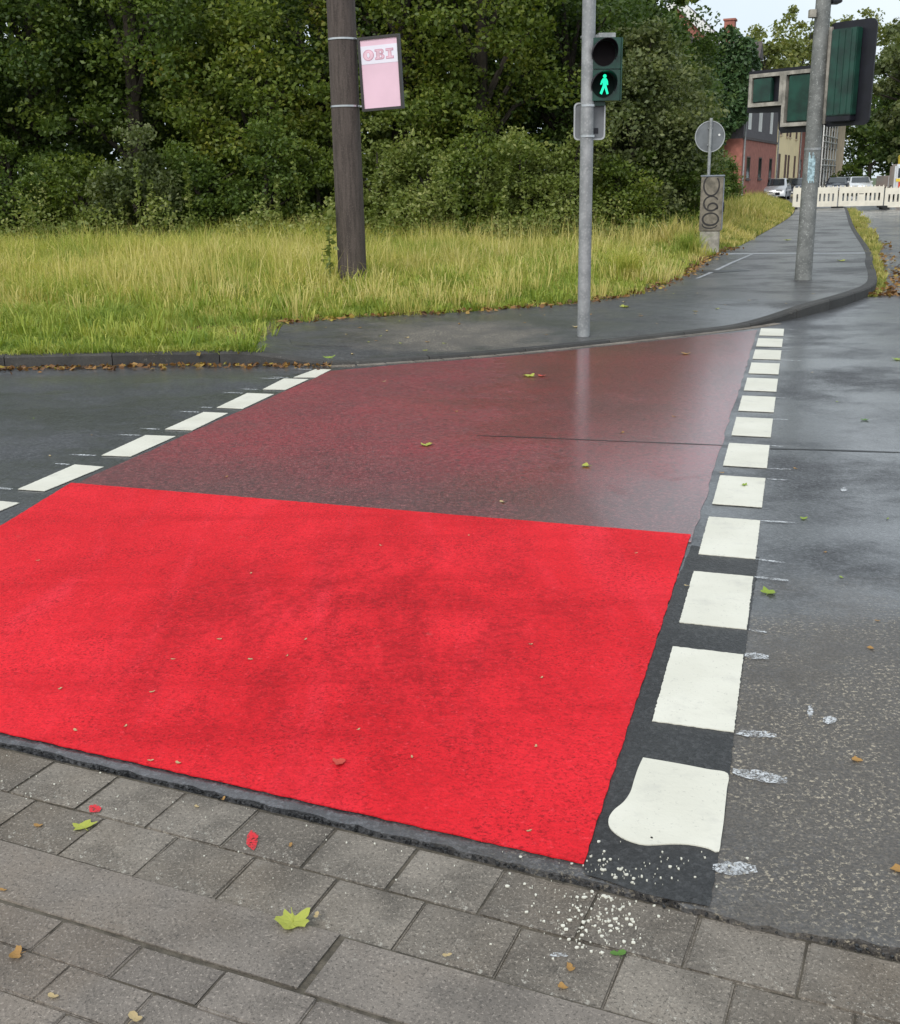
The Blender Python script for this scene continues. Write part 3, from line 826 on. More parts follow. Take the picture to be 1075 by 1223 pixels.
kb = X < -1.8 - .05*(Y-10); LX, LY = X[kb], Y[kb]
# tall straw-coloured meadow behind
X, Y = scatter(260000, -22, 16, 13.0, 34, 1.25)
D = edge_dist(front_edge, X, Y)
k = RNG.random(len(X)) < np.clip((D-1.2)/2.2, 0, 1); X, Y, D = X[k], Y[k], D[k]
nz = vnoise(X, Y, 1.6, 3)*.6 + vnoise(X, Y, .5, 4)*.4
Hh = (.22 + .36*np.clip((D-1)/7, 0, 1))*(.5+.95*nz)*RNG.uniform(.6, 1.35, len(X))
Vt, Ft = blades(X, Y, np.full(len(X), .083), Hh, RNG.uniform(.010, .019, len(X)), .45)
print('grass far', len(X))
go = link('meadow_grass', np_mesh('meadow_grass', Vt, Ft), M_GRASS_F)
tag(go, 'tall straw-coloured meadow grass in front of the trees', 'grass', kind='stuff')
X, Y = scatter(34000, -22, 16, 12.5, 32, 1.1)
D = edge_dist(front_edge, X, Y)
k = RNG.random(len(X)) < np.clip((D-.8)/3, 0, 1)*np.clip(vnoise(X, Y, 1.1, 31)*1.9-.45, 0.04, 1); X, Y = X[k], Y[k]
Vt, Ft = blades(X, Y, np.full(len(X), .083), RNG.uniform(.45, .95, len(X)), RNG.uniform(.006, .012, len(X)), .22)
tag(link('seed_stalks', np_mesh('seed_stalks', Vt, Ft), M_STALK), 'pale dry seed stalks standing above the meadow grass', 'grass', kind='stuff')
# verge running along the path to the houses
n = 50000; t = RNG.random(n)**1.3; Y = 24 + 46*t
xe = np.interp(Y, [p.y for p in GC], [p.x for p in GC]); X = xe - RNG.random(n)**1.3*4.5 - .05
Hh = (.10 + .4*np.clip((xe-X)/1.5, 0, 1))*RNG.uniform(.4, 1.3, n)*(.35+1.2*vnoise(X, Y, 1.3, 41)); kk_ = RNG.random(n) > .8*(vnoise(X, Y, .9, 42) < .35); X, Y, Hh = X[kk_], Y[kk_], Hh[kk_]; n = len(X)
Vt, Ft = blades(X, Y, np.full(n, .083), Hh, RNG.uniform(.02, .04, n), .35)
go = link('path_verge_grass', np_mesh('path_verge_grass', Vt, Ft), M_GRASS_V)
tag(go, 'straw-coloured grass verge along the path towards the houses', 'grass', kind='stuff')
# weeds along the road-side kerb of the path
KR = resample([p for p in KC if p.y > 14.2 and p.y < 56 and p.x > 4], .02); n = 8000
idx = (RNG.random(n)**1.5*(len(KR)-1)).astype(int)
X = np.array([KR[i].x for i in idx]); Y = np.array([KR[i].y for i in idx])
wid = (.16 + .30*np.clip((Y-17)/20, 0, 1))*(.4+1.2*vnoise(X, Y, 1.3, 8))
off = RNG.random(n)*wid - .02
X = X + off*.93; Y = Y - off*.36
Hh = RNG.uniform(.04, .16, n)*(.5 + vnoise(X, Y, .6, 6)); Hh *= np.clip((Y-14.2)/2.5, .25, 1)
Vt, Ft = blades(X, Y, np.full(n, .001), Hh, RNG.uniform(.010, .022, n), .6)
go = link('kerb_weeds', np_mesh('kerb_weeds', Vt, Ft), M_GRASS_V)
tag(go, 'low weeds growing in the road gutter beside the curved path', 'weeds', kind='stuff')

def leaf_quads(Cn, size, rng=RNG, flatness=0.0):
    """rhombic leaves folded along the midrib"""
    n = len(Cn); a = rng.normal(size=(n, 3)); a[:, 2] *= (1 - flatness); a /= np.linalg.norm(a, axis=1)[:, None]
    b = rng.normal(size=(n, 3)); b[:, 2] *= (1 - flatness*.8); b -= a*(a*b).sum(1)[:, None]; b /= np.linalg.norm(b, axis=1)[:, None]
    c = np.cross(a, b); s = (size*rng.uniform(.6, 1.3, n))[:, None]
    V = np.zeros((n, 4, 3), np.float32)
    V[:,0] = Cn - a*s*.5; V[:,1] = Cn + b*s*.32 + c*s*.1; V[:,2] = Cn + a*s*.5; V[:,3] = Cn - b*s*.32 + c*s*.1
    base = np.arange(n, dtype=np.int32)[:,None]*4
    T = np.stack([base+np.array([0,1,2]), base+np.array([0,2,3])], 1).reshape(-1, 3)
    return V.reshape(-1, 3), T
# dead leaves in the gutters and along the grass edge
def litter(name, label, X, Y, Z, size):
    Vt, Ft = leaf_quads(np.c_[X, Y, Z], size, flatness=.75)
    o = link(name, np_mesh(name, Vt, Ft), M_LITTER); tag(o, label, 'leaf litter', kind='stuff'); return o
n = 520; X = RNG.uniform(-6.5, -1.0, n); Y = np.interp(X, [p.x for p in mead], [p.y for p in mead]) - np.abs(RNG.normal(.06, .10, n)) - .02
Y[X > -1.5] -= .03
litter('gutter_leaves', 'brown fallen leaves lying in the gutter along the left kerb', X, Y, np.full(n, .016), .06)
n = 2600; X = RNG.uniform(-8, -1.7, n); Y = np.interp(X, [p.x for p in mead], [p.y for p in mead]) + RNG.uniform(.02, .22, n)
Vt, Ft = blades(X, Y, np.full(n, .07), RNG.uniform(.06, .16, n)*(.4+1.2*vnoise(X, Y, .5, 77)), RNG.uniform(.007, .012, n), 1.1)
tag(link('kerb_overhang_grass', np_mesh('kerb_overhang_grass', Vt, Ft), M_GRASS_N), 'grass spilling over the left kerb', 'grass', kind='stuff')
litter('bare_patch_leaves', 'dead leaves on the bare soil left of the footpath end', LX, LY, np.full(len(LX), .10), .055)
n = 1000; t = RNG.random(n)
GE2 = resample([p for p in GC if p.y < 24 and p.y > 11.7], .02); idx = (t*(len(GE2)-1)).astype(int)
X = np.array([GE2[i].x for i in idx]) + RNG.normal(0, .10, n); Y = np.array([GE2[i].y for i in idx]) + RNG.normal(.02, .13, n)
litter('path_edge_leaves', 'brown fallen leaves where the grass meets the footpath', X, Y, np.full(n, .115), .07)
n = 750; idx = (RNG.random(n)**1.4*(len(KR)*.75)).astype(int); off = np.abs(RNG.normal(.18, .16, n))
X = np.array([KR[i].x for i in idx]) + off*.93; Y = np.array([KR[i].y for i in idx]) - off*.36
litter('kerb_leaves', 'brown and yellow leaves among the weeds by the curved kerb', X, Y, np.full(n, .025), .09)

# ------------------------------------------------------------------ trees and shrubs
def make_tree(name, label, x, y, h, r, mat, seed, n=16000, leaf=.15, base=.12, nclump=90, clump=.62, ztop=.75, cat='tree', group=None, zg=.08, lobes=True):
    rg = np.random.default_rng(seed)
    t = empty(name, (x, y, zg)); tag(t, label, cat, group)
    mb = MB()
    hh = h*.82; lean = rg.normal(0, .03*h, 2)
    tr = h*.018 + .03
    pts = [(lean[0]*k*k, lean[1]*k*k, hh*k - .1*(k == 0)) for k in (0, .2, .4, .6, .8, 1)]
    mb.tube(pts, [tr*1.25, tr, tr*.85, tr*.65, tr*.4, tr*.12], 8)
    # clump centres: irregular ellipsoid, denser in the shell
    zc = h*(base + 1)/2; hz = h*(1 - base)/2
    d = rg.normal(size=(nclump, 3)); d /= np.linalg.norm(d, axis=1)[:, None]
    rad = rg.uniform(.35, 1.0, nclump)**.6
    wob = 1 + .28*np.sin(d[:,0]*5+seed) * np.cos(d[:,2]*4+seed*2) + rg.normal(0, .12, nclump)
    cc = d*(rad*wob)[:, None]*np.array([r, r, hz]); cc[:, 2] += zc
    cc[:, 2] = np.clip(cc[:, 2], .15, None)
    for q in rg.permutation(nclump)[:14]:
        c = cc[q]; k = np.clip(c[2]/h*.75, .12, .8); s = Vector((lean[0]*k*k, lean[1]*k*k, hh*k)); e = Vector(c)
        mid = s.lerp(e, .5) + Vector((0, 0, .12*h*.3))
        mb.tube([s, mid, e], [tr*.45, tr*.28, tr*.08], 5)
    mb.build('trunk', M_BARK, t, smooth=True)
    which = rg.integers(0, nclump, n)
    sz = clump*rg.uniform(.6, 1.3, nclump)
    g_ = rg.normal(size=(n, 3)); g_ /= np.linalg.norm(g_, axis=1)[:, None]
    g_ *= (rg.random(n)**.45)[:, None]
    P = cc[which] + g_*sz[which][:, None]*np.array([1, 1, .62])
    P[:, 2] = np.clip(P[:, 2], .03, None)
    Vt, Ft = leaf_quads(P, np.full(n, leaf), rg, .25)
    link('crown', np_mesh('crown', Vt, Ft), mat, t)
    return t
def gx(px, Y): return AT(px, 300, Y).x
TREES = [
 # px, Y, h, r, colour, n, label
 (-260, 29, 10, 3.0, 'dark', 9000, 'dark green tree beyond the left end of the meadow'),
 (-90, 27.5, 9.5, 2.7, 'mid', 14000, 'leftmost broad tree rising over the meadow'),
 (60, 28.5, 10.5, 2.7, 'dark', 17000, 'dark shaded tree near the left edge of the tree line'),
 (175, 27.6, 10, 2.3, 'mid', 16000, 'mid green tree between the dark left tree and the olive tree'),
 (310, 26.6, 6.0, 1.75, 'olive', 15000, 'lower olive-green tree left of the brown pole'),
 (395, 29.5, 10.5, 2.5, 'dark', 15000, 'dark tall tree right behind the brown pole'),
 (480, 28.0, 10, 2.1, 'olive', 15000, 'yellowing tree behind the pink poster'),
 (575, 28.3, 10, 2.2, 'olive', 17000, 'large maple-like tree with yellow-green leaves left of the walking signal'),
 (665, 30, 7.3, 2.2, 'dark', 15000, 'dark green tree just left of the thin signal pole'),
 (765, 32.5, 6.9, 1.75, 'dark', 20000, 'tall dark tree whose crown edge meets the open sky'),
 (752, 28.5, 4.7, 1.5, 'grey', 20000, 'grey-green willow-like tree right of the walking signal'),
 (797, 31.0, 4.3, .85, 'grey', 14000, 'grey-green bushy tree behind the round sign'),
 (728, 35, 7.3, 2.0, 'mid', 9000, 'mid green tree behind the willow-like tree'),
 (20, 34, 12, 3.2, 'dark', 7000, 'tall dark tree in the back row at far left'),
 (250, 33.5, 11, 3.0, 'dark', 7000, 'tall dark tree in the back row behind the olive tree'),
 (560, 34.5, 12, 3.2, 'dark', 7000, 'tall dark tree in the back row behind the maple-like tree'),
 (-380, 35, 12, 3.4, 'dark', 5000, 'back-row tree past the left end of the meadow'),
]
for i, (px, Y, h, r, mk, n, lab) in enumerate(TREES):
    back = Y > 33
    make_tree('broadleaf_tree', lab, gx(px, Y), Y, h, r, GREENS[mk], 100 + i, int(n*1.5), .125 if not back else .30, .10 if not back else .05, int(70 + r*20), .55 + r*.08, group='trees along the meadow')
SHR = [
 (-60, 25.5, 2.4, 1.3, 'mid', 'shrub at the far left end of the thicket'),
 (25, 25.8, 2.6, 1.2, 'mid', 'low green shrub under the left trees'),
 (105, 25.6, 2.2, 1.1, 'olive', 'rounded olive shrub left of the pale bush'),
 (178, 25.0, 2.3, 1.0, 'grey', 'pale grey-green bush standing out in the left thicket'),
 (245, 25.4, 2.6, 1.0, 'mid', 'mid green shrub right of the pale bush'),
 (320, 25.3, 2.8, 1.1, 'mid', 'bushy shrub at the foot of the olive tree'),
 (385, 25.6, 2.4, .9, 'olive', 'olive shrub just left of the brown pole'),
 (455, 25.5, 2.6, .9, 'pale', 'leafy shrub just right of the brown pole'),
 (510, 25.2, 2.4, .9, 'pale', 'bright shrub with upright shoots below the poster'),
 (565, 25.4, 2.7, .9, 'olive', 'olive shrub below the maple-like tree'),
 (620, 25.8, 2.5, .9, 'pale', 'pale shrub with light leaf tips left of the thin pole'),
 (680, 26.2, 2.4, 1.0, 'pale', 'pale shrub directly behind the thin signal pole'),
 (735, 26.8, 2.0, 1.0, 'olive', 'olive shrub right of the thin signal pole'),
 (800, 28.5, 2.2, 1.1, 'mid', 'mid green shrub left of the graffiti cabinet'),
 (826, 32, 2.4, .65, 'dark', 'dark shrub right behind the graffiti cabinet'),
 (864, 48, 2.2, .6, 'mid', 'small shrub between the cabinet and the brick house'),
]
for i, (px, Y, h, r, mk, lab) in enumerate(SHR):
    make_tree('shrub', lab, gx(px, Y), Y, h, r, GREENS[mk], 300 + i, 8000, .095, .0, 46, .42, cat='shrub', group='shrubs under the trees')
# the wood behind, one dark mass
n = 42000; rgw = np.random.default_rng(55)
px_ = rgw.uniform(-420, 842, n); Yw = rgw.uniform(37, 43, n)
Xw = (px_ - 537)/1300*Yw*1.02; hw = 7.5 + 2.5*vnoise(Xw, Yw, 3.0, 21); hw = np.where(px_ > 800, hw*.55, np.where(px_ > 600, hw*.78, hw))
Zw = .05 + hw*rgw.random(n)**1.6
Vt, Ft = leaf_quads(np.c_[Xw, Yw, Zw], np.full(n, .42), rgw, .2)
tag(link('background_wood', np_mesh('background_wood', Vt, Ft), GREENS['dark']), 'dense dark wood behind the meadow trees', 'wood', kind='stuff')
# upright leafy shoots in front of the shrubs
def shoot(x, y, h, seed, mat, label, group=None, leaf=.075, n=110, zg=.08):
    rg = np.random.default_rng(seed); t = empty('tall_weed', (x, y, zg)); tag(t, label, 'plant', group)
    lx, ly = rg.normal(0, .10*h, 2)
    MB().tube([(0, 0, -.05), (lx*.3, ly*.3, h*.5), (lx, ly, h)], [.012, .009, .004], 5).build('stem', GREENS['pale'], t)
    k = rg.random(n); a = rg.random(n)*6.283; rr = (1 - k*.7)*.16*h**.5
    P = np.c_[lx*k*k + np.cos(a)*rr*rg.random(n), ly*k*k + np.sin(a)*rr*rg.random(n), h*(.08 + .94*k)]
    Vt, Ft = leaf_quads(P, np.full(n, leaf), rg, .4); link('leaves', np_mesh('leaves', Vt, Ft), mat, t)
    return t
spots = [(448, 24.3, 1.7), (476, 24.6, 2.2), (497, 24.2, 1.6), (522, 24.5, 2.3), (548, 24.1, 1.5), (570, 24.6, 2.1), (602, 24.3, 1.8), (628, 24.6, 2.0), (655, 24.9, 1.5),
         (150, 24.2, 1.7), (170, 24.0, 2.0), (192, 24.2, 1.6), (230, 24.4, 1.9), (335, 24.3, 1.6), (365, 24.5, 1.9)]
for i, (px, Y, h) in enumerate(spots):
    ordn = ['first', 'second', 'third', 'fourth', 'fifth', 'sixth', 'seventh', 'eighth', 'ninth']
    lab = ordn[i] + ' upright weed shoot counting right from the brown pole' if px > 430 else ordn[i - 9] + ' upright weed shoot counting from the left in the thicket left of the brown pole'
    shoot(gx(px, Y), Y, h, 500 + i, GREENS['pale'], lab, 'weed shoots right of the pole' if px > 430 else 'weed shoots left of the pole', .10, 160)
shoot(gx(393, 15.1), 15.1, 1.25, 540, GREENS['pale'], 'single tall green weed growing against the left side of the brown pole', None, .09, 90)
rgm = np.random.default_rng(91); n = 26000
px_ = rgm.uniform(-150, 800, n); Yw = rgm.uniform(23.2, 25.2, n) + np.clip((px_-600)/90, 0, 3); Xw = (px_-537)/1300*Yw*1.02
hw = (.35 + 1.5*vnoise(Xw, Yw*0+3, .55, 61)**1.5)*(.6+.6*vnoise(Xw, Yw, .25, 62))
Zw = .08 + hw*rgm.random(n)**.8
Vt, Ft = leaf_quads(np.c_[Xw, Yw, Zw], np.full(n, .085), rgm, .3)
tag(link('weed_fringe', np_mesh('weed_fringe', Vt, Ft), GREENS['pale']), 'fringe of pale leafy weeds where the meadow meets the trees', 'weeds', kind='stuff')
def tuft(x, y, n, h, seed, label, mat, wd=.01, zg=.08):
    rg = np.random.default_rng(seed); X = rg.normal(0, .12, n); Y = rg.normal(0, .09, n)
    Vt, Ft = blades(X, Y, np.zeros(n), h*rg.uniform(.5, 1.2, n), rg.uniform(wd*.6, wd*1.3, n), .55, rg)
    o = link('grass_tuft', np_mesh('grass_tuft', Vt, Ft), mat); o.location = (x, y, zg); tag(o, label, 'grass tuft'); return o
p = G(822, 305, .1); tuft(p.x, p.y, 500, .5, 1, 'bright green grass tuft at the foot of the graffiti cabinet', M_GRASS_N)
p = G(745, 335, .1); tuft(p.x, p.y, 400, .55, 2, 'grass tuft at the path edge right of the thin pole', M_GRASS_F)
p = G(421, 342, .1); tuft(p.x + .12, p.y - .25, 260, .3, 3, 'grass tuft against the foot of the brown pole', M_GRASS_N)
#p = G(1030, 337, .0); tuft(p.x, p.y, 120, .12, 4, 'small green weed tuft at the outer bend of the kerb', M_GRASS_N, zg=.0)

# ------------------------------------------------------------------ brown pole with poster
PB = AT(421.5, 338, 15.3); PB.z = .05
pole = empty('brown_pole', (PB.x, PB.y, .05)); tag(pole, 'thick brown round pole standing in the grass with a pink poster', 'pole')
MB().tube([(0, 0, -.3), (0, 0, 2.5), (0, 0, 8.5)], [.198, .188, .172], 28).build('shaft', M_POLE, pole, smooth=True)
def ring(mb, z, r, w_=.022, t=.006, n=28):
    for k in range(n):
        a0, a1 = 2*math.pi*k/n, 2*math.pi*(k+1)/n
        P = [(q*math.cos(a), q*math.sin(a), zz) for a in (a0, a1) for q in (r, r+t) for zz in (z-w_/2, z+w_/2)]
        mb.add(P, [(0,1,5,4),(2,6,7,3),(1,3,7,5),(0,4,6,2)])
def zpx(px, py, Y): return AT(px, py, Y).z
sc_ = AT(455, 87.5, 15.15)
sign = empty('poster_sign', (sc_.x, sc_.y, sc_.z), R_(-18)); sign.rotation_euler = (0, R_(-2.2), R_(-18)); SM = Matrix.Translation(sign.location) @ sign.rotation_euler.to_matrix().to_4x4(); tag(sign, 'pink and white framed poster reading OBI strapped to the brown pole', 'poster sign')
SW, SH = .575, .90
mb = MB(); b = .032
for a, c in (((-SW/2, -.03, -SH/2), (SW/2, .03, -SH/2+b)), ((-SW/2, -.03, SH/2-b), (SW/2, .03, SH/2)), ((-SW/2, -.03, -SH/2+b), (-SW/2+b, .03, SH/2-b)), ((SW/2-b, -.03, -SH/2+b), (SW/2, .03, SH/2-b))):
    mb.box(a, c)
mb.build('frame', M_FRAME, sign)
MB().box((-SW/2+b, -.012, -SH/2+b), (SW/2-b, .02, SH/2-b)).build('poster', M_PINK, sign)
MB().box((-SW/2+b+.001, -.0145, SH/2-.33), (SW/2-b-.001, -.0122, SH/2-.11)).build('white_band', M_LILAC, sign)
def letter(pts_list, holes, name):
    """slab-serif capital: outline layer, paler fill inset above it, band-coloured counters"""
    def poly(mb, pts, y): 
        n = len(pts); mb.add([(x, y, z) for x, z in pts] + [(x, y + .0012, z) for x, z in pts], [tuple(range(n)), tuple(range(2*n-1, n-1, -1))] + [(i, n+i, n+(i+1)%n, (i+1)%n) for i in range(n)])
    a = MB()
    for p in pts_list: poly(a, p, -.0165)
    o = a.build(name, M_LETTER, sign)
    def inset(p, d):
        cx = sum(q[0] for q in p)/len(p); cz = sum(q[1] for q in p)/len(p); n = len(p); out = []
        ar = sum(p[i][0]*p[(i+1)%n][1]-p[(i+1)%n][0]*p[i][1] for i in range(n))
        s = 1 if ar > 0 else -1
        for i in range(n):
            a_, b_, c_ = Vector(p[i-1]), Vector(p[i]), Vector(p[(i+1)%n])
            d1 = (b_-a_).normalized(); d2 = (c_-b_).normalized()
            n1 = Vector((-d1.y, d1.x))*s; n2 = Vector((-d2.y, d2.x))*s
            k = 1 + n1.dot(n2); q = b_ + (n1+n2)*(d/max(k, .3)); out.append((q.x, q.y))
        return out
    f = MB()
    for p in pts_list: poly(f, inset(p, .008), -.0180)
    f.build('letter_fill', M_LETFILL, o)
    if holes:
        for p in holes:
            h1, h2 = MB(), MB(); poly(h1, inset(p, -.006), -.0195); poly(h2, p, -.0210)
            h1.build('counter_outline', M_LETTER, o); h2.build('counter', M_LILAC, o)
zc = SH/2 - .222; hh_ = .063
def ell(cx, rx, rz, n=24): return [(cx+rx*math.cos(2*math.pi*k/n), zc+rz*math.sin(2*math.pi*k/n)) for k in range(n)]
letter([ell(-.150, .076, hh_+.004)], [ell(-.150, .020, .030)], 'letter_o')
X0 = -.060
Bp = [(X0, zc-hh_), (X0+.10, zc-hh_)]
for k in range(7): a = R_(-90+180*k/6); Bp.append((X0+.098+.034*math.cos(a), zc-hh_*.5+hh_*.5*math.sin(a)))
for k in range(7): a = R_(-90+180*k/6); Bp.append((X0+.092+.031*math.cos(a), zc+hh_*.5+hh_*.5*math.sin(a)))
Bp = [q for i, q in enumerate(Bp) if i == 0 or (abs(q[0]-Bp[i-1][0])+abs(q[1]-Bp[i-1][1]) > .004)]
Bp += [(X0, zc+hh_), (X0, zc+hh_-.028), (X0+.018, zc+hh_-.028), (X0+.018, zc-hh_+.028), (X0, zc-hh_+.028)]
letter([Bp], [[(X0+.068, zc+.014), (X0+.088, zc+.014), (X0+.088, zc+.036), (X0+.068, zc+.036)], [(X0+.068, zc-.040), (X0+.090, zc-.040), (X0+.090, zc-.014), (X0+.068, zc-.014)]], 'letter_b')
X1 = .092; Iw = .105
letter([[(X1, zc-hh_), (X1+Iw, zc-hh_), (X1+Iw, zc-hh_+.032), (X1+Iw*.72, zc-hh_+.032), (X1+Iw*.72, zc+hh_-.032), (X1+Iw, zc+hh_-.032), (X1+Iw, zc+hh_), (X1, zc+hh_), (X1, zc+hh_-.032), (X1+Iw*.28, zc+hh_-.032), (X1+Iw*.28, zc-hh_+.032), (X1, zc-hh_+.032)]], [], 'letter_i')
for py in (47, 127):
    z = zpx(430, py, 15.3); mb = MB(); rr = .189 - (z-2.5)*.0026 + .001
    ring(mb, 0, rr); 
    mb.box((rr-.005, -.012, -.01), (rr+.05, .012, .01))
    st = mb.build('strap', M_STEEL, sign)
    st.matrix_parent_inverse = Matrix(); 
    st.matrix_local = SM.inverted() @ Matrix.Translation((PB.x, PB.y, z))

# ------------------------------------------------------------------ thin signal pole with walking signal
TP = G(697, 393, .1)
tz = path_z(TP.x, TP.y)
tp = empty('thin_signal_pole', (TP.x, TP.y, tz)); tag(tp, 'slim galvanised signal pole standing at the edge of the footpath', 'pole')
MB().tube([(0, 0, -.2), (0, 0, 5.2)], .062, 20).build('shaft', M_GALV, tp, smooth=True)
def at_dep(px, py, Yd): return AT(px, py, Yd)
hc = AT(722.5, 83, TP.y - .02)
sg = empty('pedestrian_signal', (hc.x, hc.y, hc.z), R_(4)); tag(sg, 'green pedestrian signal head showing the lit walking figure', 'traffic light')
HW, HH, HD = .285, .545, .17
mb = MB()
mb.box((-HW/2, -.02, .003), (HW/2, HD, HH/2)); mb.box((-HW/2, -.02, -HH/2), (HW/2, HD, -.003)); mb.box((-HW/2+.006, -.014, -.0035), (HW/2-.006, HD-.01, .0035))
mb.build('housing', M_SIGGRN, sg, bevel=.004)
mb = MB(); mb.box((HW/2+.001, -.03, -HH/2), (HW/2+.014, HD, HH/2)); mb.build('side_rib', M_SIGGRN, sg, bevel=.003)
def disc(mb, c, r, y, t=.01, n=28):
    pts = [(c[0]+r*math.cos(2*math.pi*k/n), c[1]+r*math.sin(2*math.pi*k/n)) for k in range(n)]
    mb.add([(x, y, z) for x, z in pts] + [(x, y+t, z) for x, z in pts], [tuple(range(n)), tuple(range(2*n-1, n-1, -1))] + [(i, n+i, n+(i+1)%n, (i+1)%n) for i in range(n)])
for cz, mt_, nm in ((HH/4, M_LENSOFF, 'red_lens'), (-HH/4, M_LENSG, 'green_lens')):
    mb = MB(); disc(mb, (-.015, cz), .108, -.028); ln = mb.build(nm, mt_, sg)
    mb = MB(); n = 26; r0 = .114
    for k in range(n):
        a0, a1 = R_(-25 + 230*k/n), R_(-25 + 230*(k+1)/n)
        def dep(a): return -.03 - .15*max(.12, math.sin(a)*.75+.28)
        P = []
        for a in (a0, a1):
            for q in (r0, r0+.005):
                P += [(-.015+q*math.cos(a), -.018, cz+q*math.sin(a)), (-.015+q*math.cos(a), dep(a), cz+q*math.sin(a))]
        mb.add(P, [(0,4,5,1),(2,3,7,6),(1,5,7,3)])
    mb.build('visor', M_SIGBLK, sg)
# walking figure
cx0, cz0 = -.008, -HH/4
def figp(pts): return [(cx0 + x*.0104, cz0 + z*.0104) for x, z in pts]
def plate(mb, pts, y, t=.003):
    n = len(pts); mb.add([(x, y, z) for x, z in pts] + [(x, y+t, z) for x, z in pts], [tuple(range(n)), tuple(range(2*n-1, n-1, -1))] + [(i, n+i, n+(i+1)%n, (i+1)%n) for i in range(n)])
mb = MB()
disc(mb, (cx0+.002, cz0+.0104*7.4), .0165, -.0325, .003, 14)
plate(mb, figp([(-1.6, 5.6), (1.8, 5.6), (3.0, 3.4), (3.4, .2), (2.3, 0), (1.9, 2.3), (1.9, -.8), (3.9, -7.2), (2.2, -7.8), (.2, -2.2), (-2.2, -7.9), (-4.0, -6.8), (-1.5, -.6), (-1.6, 2.4), (-2.8, 0.2), (-3.8, .6), (-2.9, 3.5)]), -.0325)
mb.build('walking_figure', M_LIT, sg)
mb = MB(); mb.box((-HW/2-.07, .04, HH/2+.004), (.06, .11, HH/2+.03)); mb.box((-.06, .02, HH/2+.002), (.10, .15, HH/2+.045)); mb.build('upper_bracket', M_GALV, sg, bevel=.004)
mb = MB(); mb.box((-HW/2-.05, .04, -HH/2-.04), (.02, .11, -HH/2-.003)); mb.build('lower_bracket', M_SIGGRN, sg, bevel=.004)
bc = AT(704, 145, TP.y + .075)
bs = empty('back_sign', (bc.x, bc.y, bc.z), R_(3)); tag(bs, 'small rounded grey sign seen from behind on the thin pole', 'sign')
XZ = Matrix(((1,0,0,0),(0,0,-1,0),(0,1,0,0),(0,0,0,1)))
MB().prism(rrect(-.137, -.155, .137, .155, .03), -.002, .002, XZ).build('panel', M_SIGBACK, bs)
def frame_ring(outer, inner, y0, y1):
    mb = MB(); n = len(outer)
    P = [(x, y0, z) for x, z in outer] + [(x, y0, z) for x, z in inner] + [(x, y1, z) for x, z in outer] + [(x, y1, z) for x, z in inner]
    F = []
    for i in range(n):
        j = (i+1) % n
        F += [(i, j, n+j, n+i), (2*n+i, 3*n+i, 3*n+j, 2*n+j), (i, 2*n+i, 2*n+j, j), (n+i, n+j, 3*n+j, 3*n+i)]
    return mb.add(P, F)
frame_ring(rrect(-.15, -.168, .15, .168, .042), rrect(-.136, -.154, .136, .154, .03), -.012, .006).build('rim', M_RIM, bs)
for dz in (.135, -.135):
    mb = MB(); ring(mb, 0, .0625, .02, .006, 16); o = mb.build('clamp', M_STEEL, bs); o.location = (-.02 + TP.x - bc.x + .02, TP.y - bc.y, dz)
MB().box((.04, -.008, -.11), (.085, -.0025, -.06)).build('label_patch', M_SIGBLK, bs)

# ------------------------------------------------------------------ right mast with the backs of two traffic lights
RP = G(959, 335, .1)
ms = empty('signal_mast', (RP.x, RP.y, .095)); tag(ms, 'thick weathered grey signal mast on the curved footpath', 'mast')
MB().tube([(0, 0, -.3), (0, 0, 2.4), (0, 0, 3.78)], [.118, .105, .098], 24).build('shaft', M_MAST, ms, smooth=True)
MB().tube([(0, 0, 3.78), (0, 0, 3.83)], .104, 24).build('dark_band', M_SIGBLK, ms, smooth=True)
MB().tube([(0, 0, 3.83), (0, 0, 4.1), (0, 0, 7)], [.107, .107, .09], 24).build('upper_shaft', M_MAST, ms, smooth=True)
zz = zpx(975, 17, RP.y) - .095
MB().box((-.20, -.10, zz-.05), (-.11, -.02, zz+.05)).build('small_sensor_box', M_CONC, ms, bevel=.006)
MB().tube([(-.15, -.06, zz-.05), (-.16, -.06, zz-.3)], .005, 5).build('cable', M_SIGBLK, ms)
zz = zpx(962, 205, RP.y) - .095
mb = MB(); 
M_STK = simple('torn_sticker', (.30, .42, .46), .6, .5, 30)
for k in range(6):
    a0 = R_(-130 + k*8); r_ = .113
    mb.add([(r_*math.cos(a), r_*math.sin(a), z) for a in (a0, a0+R_(7.5)) for z in (zz-.12-.03*(k%2), zz+.25-.04*(k%3))], [(0,2,3,1)])
mb.build('torn_sticker', M_STK, ms)
zz = zpx(968, 178, RP.y) - .095
mb = MB(); ring(mb, zz, .1085, .03, .004, 20); mb.build('band_clamp', M_GALV, ms)
mb = MB(); mb.box((.09, -.10, zpx(990, 2, RP.y)-.12), (.22, .1, zpx(990, 2, RP.y)+.3)); mb.build('upper_signal_foot', M_SIGBLK, ms, bevel=.01)

HEAD = R_(-50)          # plates turned: near on the right, far on the left
def local_frame(px, py, Y):
    p = AT(px, py, Y); return p
